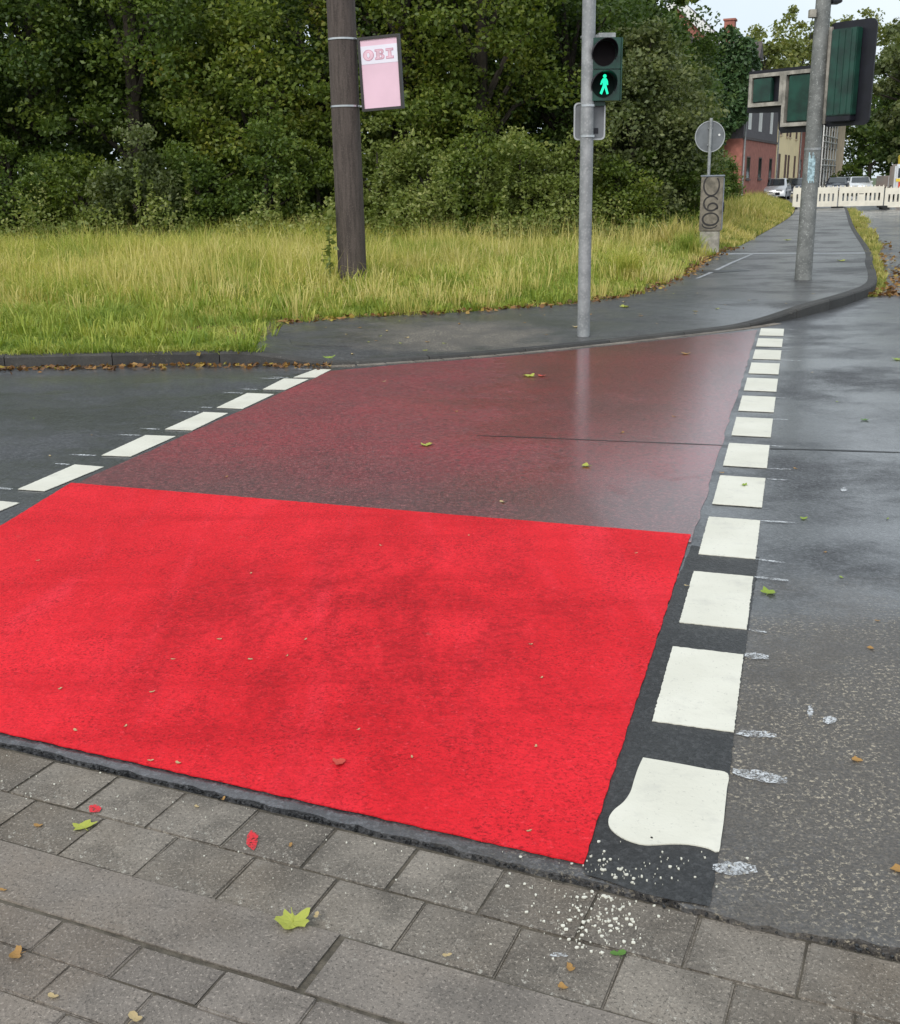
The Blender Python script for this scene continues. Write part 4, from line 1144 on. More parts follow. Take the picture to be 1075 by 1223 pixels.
# right unit
c = AT(1015, 88, RP.y - .27)
rs = empty('traffic_light', (c.x, c.y, c.z), HEAD); tag(rs, 'tall black-edged traffic light back with green housing right of the mast', 'traffic light')
PWd, PHt = .68, 1.30
MB().prism(rrect(-PWd/2, -PHt/2, PWd/2, PHt/2, .09), -.012, .012, XZ).build('backplate', M_SIGBLK, rs)
mb = MB()
hx0, hx1 = -.22, .15
mb.box((hx0, -.15, -PHt/2+.13), (hx1, -.013, PHt/2-.10))
mb.build('housing', M_SIGGRN, rs, bevel=.012)
for rx_ in (-.12, -.03, .06): MB().box((rx_, -.157, -PHt/2+.15), (rx_+.014, -.1495, PHt/2-.12)).build('housing_rib', M_SIGGRN, rs)
mb = MB()
mb = MB(); mb.box((-PWd/2+.004, -.05, -PHt/2+.04), (-PWd/2+.06, -.0125, PHt/2-.05)); mb.build('edge_rail', M_FRAMEW, rs)
MB().box((-.22, -.14, -PHt/2+.055), (.14, -.013, -PHt/2+.126)).build('lower_bracket', M_SIGBLK, rs, bevel=.008)
# left L-shaped unit
c2 = AT(934, 110, RP.y + .62)
ls = empty('traffic_light', (c2.x, c2.y, c2.z), HEAD); tag(ls, 'stepped black traffic light back with pale frames left of the mast', 'traffic light')
def lz(py, px): return AT(px, py, RP.y + .62).z - c2.z
kx = 1.0/(math.cos(HEAD)*1.0)
def lx(px):      # distance along the turned plate
    d = ray(px, 110); o = Vector((0, 0, CAM_H)); u_ = Vector((math.cos(HEAD), math.sin(HEAD), 0))
    # solve (o + t d) - c2 = s u + k z  in plan
    A = Matrix(((d.x, -u_.x), (d.y, -u_.y))); r = A.inverted() @ Vector((c2.x, c2.y)); return r[1]
xl, xm, xr = lx(899), lx(939), lx(971)
tA, bA, bB = lz(86, 934), lz(126, 934) , lz(152, 934)
mb = MB()
op = [(xl-.07, bA-.07), (xm-.10, bA-.09), (xm-.08, bB-.02), (xm-.03, bB-.08), (xr+.07, bB-.08), (xr+.07, tA+.05), (xl-.07, tA+.05)]
mb.prism(op, -.012, .012, XZ); mb.build('backplate', M_SIGBLK, ls)
def fr(x0, x1, z0, z1, t=.05):
    mb = MB()
    mb.box((x0, -.10, z0), (x1, -.02, z0+t)); mb.box((x0, -.10, z1-t), (x1, -.02, z1)); mb.box((x0, -.10, z0+t), (x0+t, -.02, z1-t)); mb.box((x1-t, -.10, z0+t), (x1, -.02, z1-t))
    return mb
fr(xl, xm-.0, bA, tA).build('frame', M_FRAMEW, ls)
fr(xm+.003, xr+.06, bB, tA).build('frame', M_FRAMEW, ls)
MB().box((xl+.062, -.085, bA+.062), (xl+.062+(xm-xl)*.55, -.0125, tA-.062)).build('housing', M_SIGGRN, ls, bevel=.01)
MB().box((xm+.09, -.085, bB+.062), (xr+.005, -.0125, tA-.062)).build('housing', M_SIGGRN, ls, bevel=.01)
for z_ in (tA-.25, bB+.1): MB().box((xr+.05, .013, z_), (xr+.3, .06, z_+.08)).build('mast_bracket', M_GALV, ls)
for z_ in (.40, -.45): MB().box((-PWd/2-.12, -.03, z_), (-PWd/2-.031, .03, z_+.08)).build('mast_bracket', M_GALV, rs)

# ------------------------------------------------------------------ cabinet with graffiti, round sign behind
CB = G(847, 303, .09)
cb = empty('control_cabinet', (CB.x, CB.y, .085), R_(-16)); tag(cb, 'narrow grey-brown control cabinet with black graffiti loops', 'cabinet')
s_ = CB.y / 23.4
cw, cd = .42, .30
MB().box((-cw/2+.02, -cd/2+.01, -.1), (cw/2-.03, cd/2, .44)).build('plinth', M_CONC, cb, bevel=.012)
ctop = AT(847, 211, CB.y).z - .085
MB().box((-cw/2, -cd/2, .445), (cw/2, cd/2, ctop)).build('body', M_BOXF, cb, bevel=.008)
MB().box((cw/2+.0015, -cd/2+.02, .47), (cw/2+.012, cd/2-.02, ctop-.03)).build('side_panel', M_BOXS, cb)
MB().box((cw/2+.0125, -.02, .80), (cw/2+.03, .03, .98)).build('lock', M_SIGBLK, cb)
MB().box((-cw/2-.012, -cd/2-.012, ctop+.001), (cw/2+.015, cd/2+.012, ctop+.03)).build('lid', M_BOXS, cb, bevel=.005)
def stroke(mb, pts, wid, y):
    P = [Vector((x, z)) for x, z in pts]; n = len(P); V_ = []
    for i, p in enumerate(P):
        d = (P[min(i+1, n-1)] - P[max(i-1, 0)]).normalized(); q = Vector((-d.y, d.x))*wid*.5*(.7+.3*math.sin(math.pi*(i+.5)/n))
        V_ += [(p.x+q.x, y, p.y+q.y), (p.x-q.x, y, p.y-q.y)]
    mb.add(V_, [(2*i, 2*i+1, 2*i+3, 2*i+2) for i in range(n-1)])
def arc(cx, cz, rx, rz, a0, a1, n=22): return [(cx+rx*math.cos(R_(a0+(a1-a0)*k/n)), cz+rz*math.sin(R_(a0+(a1-a0)*k/n))) for k in range(n+1)]
mb = MB(); H0 = ctop - .445; f = lambda t: .445 + H0*(1-t)
stroke(mb, arc(-.01, f(.16), .145, .19, 115, 405), .032, -cd/2-.0025)
stroke(mb, arc(0, f(.49), .14, .135, 30, 330) + arc(.03, f(.56), .09, .075, -30, 200), .034, -cd/2-.0025)
stroke(mb, arc(0, f(.78), .15, .115, 60, 420), .036, -cd/2-.0025)
stroke(mb, arc(-.01, f(.88), .14, .07, 170, 350), .026, -cd/2-.0025)
mb.build('graffiti', M_GRAF, cb)
RS = AT(846, 215, CB.y + .9); 
rd = empty('round_sign', (RS.x, RS.y, .085)); tag(rd, 'round traffic sign seen from behind on a thin post', 'sign')
rc = AT(848.5, 163, RS.y); ztop = AT(848, 141, RS.y).z - .085
MB().tube([(0, 0, -.2), (rc.x-RS.x, 0, ztop)], .032, 12).build('post', M_GALV, rd, smooth=True)
mb = MB(); disc(mb, (rc.x-RS.x, rc.z-.085), .285, .040, .004, 40); mb.build('disc', M_SIGBACK, rd)
def cpts(r, n=40): return [(rc.x-RS.x + r*math.cos(2*math.pi*k/n), rc.z-.085 + r*math.sin(2*math.pi*k/n)) for k in range(n)]
frame_ring(cpts(.30), cpts(.284), .030, .05).build('rim', M_RIM, rd)
mb = MB(); disc(mb, (rc.x-RS.x+.185, rc.z-.085+.03), .022, .034, .004, 12); mb.build('inspection_sticker', M_WFR, rd)
for z_ in (.14, -.17): MB().box((rc.x-RS.x-.05, .02, rc.z-.085+z_), (rc.x-RS.x+.05, .041, rc.z-.085+z_+.03)).build('bracket', M_GALV, rd)

# ------------------------------------------------------------------ white barrier panels across the street
FY = 52.0
def barrier(label, x, y, rz, z):
    t = empty('barrier_panel', (x, y, z), rz); tag(t, label, 'barrier', 'white barrier panels across the street')
    mb = MB(); Wp, Hp = 2.04, .98; z0 = .08
    mb.box((0, -.02, z0), (Wp, .02, z0+.24)); mb.box((0, -.02, z0+.58), (Wp, .02, Hp-.04))
    xs = [0]; 
    slots = [.20, .40, .60, .80, 1.24-.0, 1.44, 1.64, 1.84]
    cur = 0.0
    for s in slots:
        mb.box((cur, -.02, z0+.24), (s-.045, .02, z0+.58)); cur = s + .045
    mb.box((cur, -.02, z0+.24), (Wp, .02, z0+.58))
    for k in range(11): mb.box((.03+k*.195, -.02, Hp-.04), (.075+k*.195, .02, Hp+.02))
    mb.build('board', M_BARR, t)
    mb = MB(); mb.box((.90, -.024, z0+.53), (1.12, -.0205, z0+.56)); mb.build('grip_slot', M_RUB, t)
    for fx in (.02, Wp-.02): MB().box((fx-.16, -.25, -.005), (fx+.16, .25, .085)).build('foot', M_RUB, t, bevel=.01)
bx0 = AT(1001.5, 240, FY).x
blab = {-3: 'white barrier panel beyond the left end of the row', -2: 'narrow visible white barrier panel left of the thick mast', -1: 'white barrier panel partly hidden behind the thick mast', 0: 'white barrier panel in the middle, second from the mast', 1: 'white barrier panel at the right edge of the picture', 2: 'white barrier panel past the right edge'}
for k in (-1, 0, 1, 2):
    barrier(blab[k], bx0 + k*2.10, FY - k*.05, R_(-1), .1 if k < 1 else .02)

# ------------------------------------------------------------------ houses
def facade(mb, w_, z0, z1, ops, depth=.15):
    xs = sorted({0, w_} | {o[0] for o in ops} | {o[1] for o in ops}); zs = sorted({z0, z1} | {o[2] for o in ops} | {o[3] for o in ops})
    for xa, xb in zip(xs, xs[1:]):
        for za, zb in zip(zs, zs[1:]):
            xm_, zm = (xa+xb)/2, (za+zb)/2
            if any(o[0] < xm_ < o[1] and o[2] < zm < o[3] for o in ops): continue
            mb.add([(xa, 0, za), (xb, 0, za), (xb, 0, zb), (xa, 0, zb)], [(0,1,2,3)])
    for a, b, c, d in ops:
        mb.add([(a,0,c),(b,0,c),(b,depth,c),(a,depth,c)], [(0,1,2,3)]); mb.add([(a,0,d),(b,0,d),(b,depth,d),(a,depth,d)], [(3,2,1,0)])
        mb.add([(a,0,c),(a,depth,c),(a,depth,d),(a,0,d)], [(0,1,2,3)]); mb.add([(b,0,c),(b,depth,c),(b,depth,d),(b,0,d)], [(3,2,1,0)])
def window(par, a, b, c, d, fm, pm, sill=None):
    t = .07
    mb = MB(); mb.box((a, -.02, c), (b, .03, c+t)); mb.box((a, -.02, d-t), (b, .03, d)); mb.box((a, -.02, c+t), (a+t, .03, d-t)); mb.box((b-t, -.02, c+t), (b, .03, d-t))
    o = mb.build('window', fm, par)
    MB().box((a+t, .005, c+t), (b-t, .02, d-t)).build('pane', pm, o)
    if sill: MB().box((a-.08, -.08, c-.09), (b+.08, .02, c-.003)).build('sill', sill, o)
def house(label, P, Q, dep, eave, ridge, wallm, lower=None, ops=(), fm=M_WFR, pm=M_GLASS, sill=M_WFR, up_ops=(), upm=None, upf=None, upp=None, split=None, chimney=None, name='terraced_house', dormer=None, verge=False):
    P = Vector((P[0], P[1], 0)); Q = Vector((Q[0], Q[1], 0)); wv = (Q-P); w_ = wv.length
    t = empty(name, (P.x, P.y, 0.0), math.atan2(wv.y, wv.x)); tag(t, label, 'house', 'houses along the street')
    # local: x along the street front, y into the block, z up
    sp_ = split if split else eave
    mb = MB(); facade(mb, w_, -.15, sp_, [tuple(o) for o in ops])
    mb.add([(0,0,-.15),(0,dep,-.15),(0,dep,sp_),(0,0,sp_)], [(0,1,2,3)]); mb.add([(w_,0,-.15),(w_,dep,-.15),(w_,dep,sp_),(w_,0,sp_)], [(3,2,1,0)])
    mb.add([(0,dep,-.15),(w_,dep,-.15),(w_,dep,sp_),(0,dep,sp_)], [(0,1,2,3)])
    mb.add([(0,.16,-.15),(w_,.16,-.15),(w_,.16,sp_),(0,.16,sp_)], [(0,1,2,3)])
    if not split:
        mb.add([(0,0,eave),(0,dep,eave),(0,dep/2,ridge)], [(0,1,2)]); mb.add([(w_,0,eave),(w_,dep,eave),(w_,dep/2,ridge)], [(2,1,0)])
    link('wall', mb.mesh('wall', fix=False), wallm, t)
    for o in ops: window(t, *o, fm, pm, sill)
    if split:
        mb = MB(); mb.box((-.06, -.08, sp_-.04), (w_+.0, -.0, sp_+.10)); mb.build('ledge', M_ROOF, t)
        mb = MB(); facade(mb, w_, sp_, eave, list(up_ops)); y0 = -.02
        mb.add([(0,0,sp_),(0,dep,sp_),(0,dep,eave),(0,dep/2,ridge),(0,0,eave)], [(0,1,2,3,4)]); mb.add([(w_,0,sp_),(w_,dep,sp_),(w_,dep,eave),(w_,dep/2,ridge),(w_,0,eave)], [(4,3,2,1,0)])
        mb.add([(0,dep,sp_),(w_,dep,sp_),(w_,dep,eave),(0,dep,eave)], [(0,1,2,3)]); mb.add([(0,.16,sp_),(w_,.16,sp_),(w_,.16,eave),(0,.16,eave)], [(0,1,2,3)])
        link('slate_cladding', mb.mesh('slate_cladding', fix=False), upm, t)
        for o in up_ops: window(t, *o, upf, upp, None)
    mb = MB(); oh = .3; k = (ridge-eave)/(dep/2); th = .14
    for s0, s1 in ((-oh, dep/2), (dep+oh, dep/2)):
        za = eave - oh*k
        mb.add([(-.15,s0,za+.03),(w_+.05,s0,za+.03),(w_+.05,s1,ridge+.03),(-.15,s1,ridge+.03),(-.15,s0,za+.03+th),(w_+.05,s0,za+.03+th),(w_+.05,s1,ridge+.03+th),(-.15,s1,ridge+.03+th)],
               [(0,1,2,3),(4,7,6,5),(0,4,5,1),(1,5,6,2),(2,6,7,3),(3,7,4,0)])
    rf = mb.build('roof', M_ROOF, t)
    MB().tube([(-.15, -.38, eave-oh*k+.02), (w_+.05, -.38, eave-oh*k+.02)], .07, 6).build('gutter', M_GALV, t)
    MB().tube([(.1, -.1, 0), (.1, -.1, eave-oh*k)], .05, 6).build('downpipe', M_GALV, t)
    if verge:
        for s0 in (-oh, dep+oh):
            za = eave - oh*k
            mb = MB(); mb.add([(x_, y_, z_+dz) for x_ in (-.30, -.16) for y_, z_ in ((s0, za), (dep/2, ridge)) for dz in (-.55, .2)], [(0,1,3,2),(4,6,7,5),(0,4,5,1),(2,3,7,6),(1,5,7,3),(0,2,6,4)]); mb.build('verge_board', M_WFR, rf)
    if chimney:
        cx_, cy_, zt = chimney; mb = MB(); mb.box((cx_-.45, cy_-.35, eave), (cx_+.45, cy_+.35, zt)); mb.box((cx_-.52, cy_-.42, zt), (cx_+.52, cy_+.42, zt+.12)); mb.build('chimney', M_BRICK, rf)
    if dormer:
        a, b, zt = dormer; mb = MB(); yb = .8
        zb = eave + yb*k
        mb.box((a, yb, zb-.1), (b, dep/2, zt)); mb.build('dormer', M_WFR, rf)
        mb = MB(); mb.add([(a-.2, yb-.25, zt), (b+.2, yb-.25, zt), ((a+b)/2, yb-.25, zt+1.0), (a-.2, dep/2, zt), (b+.2, dep/2, zt), ((a+b)/2, dep/2, zt+1.0)], [(0,1,2),(3,5,4),(0,2,5,3),(1,4,5,2),(0,3,4,1)]); mb.build('dormer_roof', M_ROOF, rf)
    return t
H1a, H1b, H2b, H3b, H4b, H5b = (17.25, 66), (22.7, 78), (28.6, 92), (32.4, 101.5), (36.9, 111), (43.6, 124.5)
def wins(w_, fr_, ww, z0, z1): return [(w_*c - ww/2, w_*c + ww/2, z0, z1) for c in fr_]
w1 = 13.18
house('red brick house with grey slate upper storey and ivy gable', H1a, H1b, 8.5, 7.4, 9.7, M_BRICK, ops=wins(w1, (.17, .5, .83), 1.25, 1.45, 2.75), fm=M_WBR, pm=M_GLASS, sill=M_ROOF,
      split=3.7, upm=M_SLATE, up_ops=[(w1*.15-.5, w1*.15+.5, 4.25, 5.7), (w1*.44-.55, w1*.44-.05, 4.25, 5.7), (w1*.44+.1, w1*.44+.6, 4.25, 5.7), (w1*.78-.5, w1*.78+.5, 4.25, 5.7)], upf=M_WFR, upp=M_SHUT, dormer=(7.6, 8.8, 8.7))
w2 = 15.2
house('pale yellow rendered house behind the silver car', H1b, H2b, 8.5, 7.2, 9.9, M_YELL, ops=[(x-.6, x+.6, z0, z1) for x in (2.0, 6.0, 8.0, 12.4) for z0, z1 in ((1.2, 3.1), (4.35, 6.0))], fm=M_WBR, pm=M_SHUTB, sill=M_BEIGE)
house('dark red brick house partly behind the mast', H2b, H3b, 8, 5.6, 8.4, M_BRICK, ops=wins(10.2, (.25, .7), 1.3, 1.2, 2.9), fm=M_WBR)
house('grey house clad in scaffolding right of the mast', H3b, H4b, 8, 8.0, 10.5, M_GREYR, ops=[(x-.6, x+.6, z, z+1.5) for x in (2, 5.2, 8.4) for z in (1.2, 4.2)], fm=M_WBR)
house('beige rendered end house of the row beside dark trees', H4b, H5b, 8, 7.6, 10.2, M_BEIGE, ops=[(x-.55, x+.55, z, z+1.7) for x in (2, 5.4, 8.8) for z in (1.1, 4.2)], fm=M_WBR, sill=M_WFR)
# scaffold in front of the grey house
a_ = Vector((*H3b, 0)); b_ = Vector((*H4b, 0)); L_ = (b_-a_).length
scf = empty('scaffold', a_, math.atan2((b_-a_).y, (b_-a_).x)); tag(scf, 'tube scaffold standing before the grey house front', 'scaffold')
for k in range(6):
    for y_ in (-.35, -1.15): MB().tube([(k*L_/5.2+.2, y_, 0), (k*L_/5.2+.2, y_, 8.2)], .06, 6).build('standard', M_WFR, scf)
for z_ in (2, 4, 6, 8):
    MB().box((.1, -1.15, z_-.04), (L_, -.35, z_+.02)).build('deck', M_CONC, scf)
    for dz in (.5, 1.0): MB().tube([(.1, -1.2, z_+dz), (L_, -1.2, z_+dz)], .05, 6).build('guard_rail', M_WFR, scf)
# tall brick house behind the ivy gable
house('tall brick house with white verge and chimney behind the ivy', (20.6, 80), (24.5, 90), 9.3, 9.0, 13.4, M_BRICK, chimney=(2.0, 1.25, 12.0), name='gabled_house', verge=True)
# ivy over the gable
def ivy():
    rg = np.random.default_rng(77); n = 15000
    un = (Vector((*H1b, 0)) - Vector((*H1a, 0))).normalized(); nn = Vector((-un.y, un.x, 0))
    t = empty('ivy', (H1a[0], H1a[1], 0)); tag(t, 'dense dark ivy covering the gable of the brick house', 'ivy')
    d = rg.random(n)*8.8 - .3; zmax = 8.7 + .9*np.exp(-((d-1.2)/.9)**2)
    zlow = np.where(d < 1.9, np.interp(d, [-.3, .9, 1.9], [4.6, 3.4, .3]), .0)
    z = zlow + (zmax-zlow)*rg.random(n)
    bul = .25 + .9*vnoise(d, z, 1.6, 9) + .35*vnoise(d, z, .6, 10)
    o = bul*rg.random(n)**.5
    P = np.c_[nn.x*d - un.x*o, nn.y*d - un.y*o, z + .35*vnoise(d, d, .8, 12)]
    # crest running over the roof edge
    m2 = 4500; d2 = rg.random(m2)*5-.4; s2 = rg.random(m2)*2.6; zz2 = 7.0 + rg.random(m2)*(2.1-.35*s2)*(.6+.5*vnoise(d2, s2, .8, 5))
    P2 = np.c_[nn.x*d2 + un.x*s2, nn.y*d2 + un.y*s2, zz2]
    P = np.r_[P, P2]
    Vt, Ft = leaf_quads(P, np.full(len(P), .30), rg, .1); link('foliage', np_mesh('foliage', Vt, Ft), GREENS['ivy'], t)
    mb = MB()
    for k in range(6):
        dd = 1.5+k*1.1; mb.tube([tuple(nn*dd - un*.1 + Vector((0, 0, -.05))), tuple(nn*(dd+.2) - un*.12 + Vector((0, 0, 3))), tuple(nn*(dd-.2) - un*.1 + Vector((0, 0, 6)))], [.06, .04, .02], 5)
    mb.build('stem', M_BARK, t)
ivy()
# ------------------------------------------------------------------ far trees
FAR = [
 (1018, 158, 25, 6.5, 'far', 8000, 'broad hazy tree behind the beige end house'),
 (1052, 150, 12, 5.0, 'dark', 5000, 'low dark tree closing the end of the street'),
 (903, 130, 18.5, 4.6, 'far', 6500, 'hazy tree rising behind the slate roof'),
 (934, 142, 21, 5.2, 'far', 6500, 'hazy tree behind the stepped traffic light'),
 (966, 152, 20.5, 4.6, 'far', 5500, 'hazy tree behind the mast top'),
 (1084, 112, 18.5, 4.2, 'grey', 10000, 'tall grey-green tree right of the traffic light'),
 (1098, 98, 17.5, 5.0, 'grey', 9000, 'tall tree at the right picture edge'),
 (1066, 130, 12, 4.2, 'dark', 6000, 'dark tree behind the parked cars'),
 (1085, 112, 11, 4.8, 'dark', 6000, 'dark tree behind the construction truck'),
 (1130, 100, 18, 6, 'grey', 6000, 'tall tree beyond the right picture edge'),
 (1030, 150, 15, 5.0, 'dark', 4000, 'dark tree beside the beige end house'),
]
for i, (px, Y, h, r, mk, n, lab) in enumerate(FAR):
    make_tree('street_tree', lab, gx(px, Y), Y, h, r, GREENS[mk], 700 + i, n, .5, .10, 110, 1.1, group='trees at the end of the street', zg=0)
make_tree('shrub', 'rounded green bush by the beige end house', gx(1008, 108), 108, 2.6, 1.4, GREENS['mid'], 760, 1200, .3, 0, 30, .5, cat='shrub', zg=0)

# ------------------------------------------------------------------ cars
def car(label, x, y, rz, paint, van=False):
    t = empty('parked_car', (x, y, 0), rz); tag(t, label, 'car', 'cars in the street')
    L, Wc = 4.3, 1.76
    prof = [(-2.15, .35), (-2.12, .70), (-1.95, .86), (-1.05, .98), (-.35, 1.40), (.1, 1.47), (1.05, 1.46), (1.75, 1.12), (2.08, 1.0), (2.15, .6), (2.12, .34)]
    mb = MB(); n = len(prof); V_ = []; 
    for yy, ins in ((-Wc/2, 1), (-Wc/2+.10, 0), (Wc/2-.10, 0), (Wc/2, 1)):
        for px_, pz in prof:
            tum = max(0, (pz-.95))*.32
            V_.append((px_*(.985 if ins else 1), yy*(1 - tum/(Wc/2)*1.0), pz - (.04 if ins else 0)))
    Fm = []
    for k in range(3):
        for i in range(n): Fm.append((k*n+i, k*n+(i+1)%n, (k+1)*n+(i+1)%n, (k+1)*n+i))
    Fm.append(tuple(range(n))); Fm.append(tuple(range(4*n-1, 3*n-1, -1)))
    mb.add(V_, Fm); mb.build('body', paint, t, smooth=True)
    mb = MB(); mb.add([(-1.04, -.70, 1.0), (-1.04, .70, 1.0), (-.36, .62, 1.40), (-.36, -.62, 1.40)], [(0,1,2,3)])
    o = mb.build('windscreen', M_GLASS, t); o.location = (-.015, 0, .022)
    mb = MB(); mb.add([(1.10, -.60, 1.44), (1.10, .60, 1.44), (1.72, .68, 1.14), (1.72, -.68, 1.14)], [(0,1,2,3)]); o = mb.build('rear_window', M_GLASS, t); o.location = (.015, 0, .02)
    for s in (-1, 1):
        mb = MB()
        def sw(xx, zz): tum = max(0, zz-.95)*.32; return (xx, s*((Wc/2) - tum + .004 + (.0)), zz)
        mb.add([sw(-.80, 1.0), sw(.18, 1.0), sw(.18, 1.36), sw(-.25, 1.36)], [(0,1,2,3)]); mb.add([sw(.26, 1.0), sw(1.45, 1.02), sw(1.0, 1.35), sw(.26, 1.36)], [(0,1,2,3)])
        mb.build('side_window', M_GLASS, t)
        for wx in (-1.35, 1.32):
            mb = MB(); mb.tube([(wx, s*(Wc/2-.20), .32), (wx, s*(Wc/2+.012), .32)], .32, 18); ty = mb.build('wheel', M_TYRE, t)
            mb = MB(); mb.tube([(wx, s*(Wc/2+.013), .32), (wx, s*(Wc/2+.02), .32)], .20, 14); mb.build('rim', M_ALLOY, ty)
        mb = MB(); mb.box((-2.17, s*.50-.2, .66), (-2.0, s*.50+.2, .80)); mb.build('headlight', M_LAMP, t, bevel=.02)
        mb = MB(); mb.box((-.75, s*(Wc/2+.02)-.08, 1.0), (-.62, s*(Wc/2+.02)+.08, 1.12)); mb.build('mirror', paint, t, bevel=.02)
    MB().box((-2.175, -.55, .40), (-2.08, .55, .60)).build('grille', M_SIGBLK, t, bevel=.01)
    MB().box((-2.19, -.26, .44), (-2.176, .26, .55)).build('number_plate', M_PLATE, t)
    return t
silver = carpaint('paint_silver', (.48, .49, .50)); blue = carpaint('paint_dark_blue', (.02, .025, .04)); white = carpaint('paint_white', (.72, .73, .74)); grey = carpaint('paint_grey', (.12, .14, .16))
q = AT(935, 235, 74.0); car('silver car parked in front of the yellow house', q.x, q.y+1.9, R_(66+2) , silver)
q = AT(957, 232, 80.0); car('dark car half hidden behind the thick mast', q.x+.2, q.y+2, R_(66), blue)
q = AT(1000, 222, 96.0); car('dark blue car leftmost of the three cars behind the barrier', q.x, q.y, R_(68), blue)
q = AT(1014, 222, 98.0); car('grey car in the middle of the three cars behind the barrier', q.x, q.y+1, R_(70), grey)
q = AT(1026, 222, 93.0); car('white car rightmost of the three cars behind the barrier', q.x, q.y, R_(75), white)
# construction truck at the right edge
q = AT(1075, 232, 76.0)
tk = empty('construction_truck', (q.x, q.y, 0), R_(80)); tag(tk, 'white construction truck with yellow and red warning panels behind the barrier', 'truck')
M_YP = simple('warning_yellow', (.75, .55, .05), .5); M_RP = simple('warning_red', (.6, .07, .03), .5)
mb = MB(); mb.box((-2.9, -1.05, .5), (-1.2, 1.05, 2.2)); mb.build('cab', white, tk, bevel=.12)
mb = MB(); mb.box((-2.93, -.85, 1.35), (-2.88, .85, 1.95)); mb.build('windscreen', M_GLASS, tk)
mb = MB(); mb.box((-1.1, -1.05, .75), (2.9, 1.05, 1.5)); mb.build('flatbed', white, tk, bevel=.03)
for k in range(4): MB().box((-2.96, -.98+k*.5, .62), (-2.905, -.72+k*.5, 1.1)).build('warning_stripe', M_RP, tk)
MB().box((-2.95, -.95, 1.12), (-2.905, .95, 1.3)).build('yellow_band', M_YP, tk)
MB().box((-2.2, -.3, 2.21), (-1.9, .3, 2.4)).build('beacon_bar', M_YP, tk, bevel=.03)
for wx in (-2.0, 1.9):
    for s in (-1, 1):
        o = MB().tube([(wx, s*.8, .45), (wx, s*1.07, .45)], .45, 16).build('wheel', M_TYRE, tk); MB().tube([(wx, s*1.071, .45), (wx, s*1.08, .45)], .25, 12).build('rim', M_ALLOY, o)
mb = MB(); mb.tube([(1.0, 0, 1.5), (.2, .2, 2.7), (-1.0, .1, 2.9)], [.12, .10, .07], 8); mb.build('crane_arm', M_YP, tk)

# ------------------------------------------------------------------ single fallen leaves
M_LG = leafmat('leaf_green', [(0, (.16, .26, .03)), (1, (.30, .38, .06))], .2, .6, 30)
M_LY = leafmat('leaf_yellowgreen', [(0, (.30, .36, .05)), (1, (.46, .46, .10))], .2, .6, 30)
M_LD = leafmat('leaf_dark_green', [(0, (.06, .16, .03)), (1, (.12, .24, .04))], .2, .6, 30)
M_LB = leafmat('leaf_brown', [(0, (.26, .12, .03)), (1, (.42, .26, .09))], .15, .6, 40)
M_LT = leafmat('leaf_tan', [(0, (.36, .26, .13)), (1, (.5, .40, .22))], .15, .6, 40)
M_LR = leafmat('leaf_red', [(0, (.40, .03, .03)), (1, (.55, .10, .06))], .15, .6, 40)
def leaf_obj(label, px, py, size, mat, z, seed, lobes=5, group=None, curl=.34):
    rnd = random.Random(seed); out = []
    N = lobes*6
    for k in range(N):
        a = 2*math.pi*k/N
        if lobes >= 3: r = .70 + .30*abs(math.cos(a*lobes/2.0)) ** 1.2*(.45 + rnd.random()) + .07*rnd.uniform(-1, 1) + (.05 if k % 2 else 0)
        else: r = .35 + .65*abs(math.cos(a))**1.2 + .05*rnd.uniform(-1, 1)
        if lobes >= 3 and abs(a - math.pi*1.5) < .35: r *= .6
        out.append((r*math.cos(a), r*math.sin(a)))
    cdir = rnd.uniform(0, 6.28); cs, sn = math.cos(cdir), math.sin(cdir)
    def zz(x, y): u_ = x*cs + y*sn; v_ = -x*sn + y*cs; return curl*u_*u_ + curl*.5*abs(v_)*rnd.uniform(.6, 1.2)
    V_ = [(0, 0, 0)] + [(x*.5, y*.5, zz(x*.5, y*.5)) for x, y in out] + [(x, y, zz(x, y)) for x, y in out]
    F_ = [(0, 1+k, 1+(k+1) % N) for k in range(N)] + [(1+k, 1+N+k, 1+N+(k+1) % N, 1+(k+1) % N) for k in range(N)]
    me = bpy.data.meshes.new('leaf_blade'); me.from_pydata(V_, [], F_); me.materials.append(mat)
    p = G(px, py, z)
    if .07 < z < .12:
        for _ in range(6): z = path_z(p.x, p.y); p = G(px, py, z)
    t = empty('fallen_leaf', (p.x, p.y, z + .002), rnd.uniform(0, 6.28)); t.scale = (size, size*rnd.uniform(.6, .95), size); tag(t, label, 'leaf', group)
    link('leaf_blade', me, None, t)
    MB().tube([(0, 0, .02), (.1, -.7, .06), (.22, -1.25, .10)], [.035, .03, .02], 5).build('leaf_stalk', mat, t)
    return t
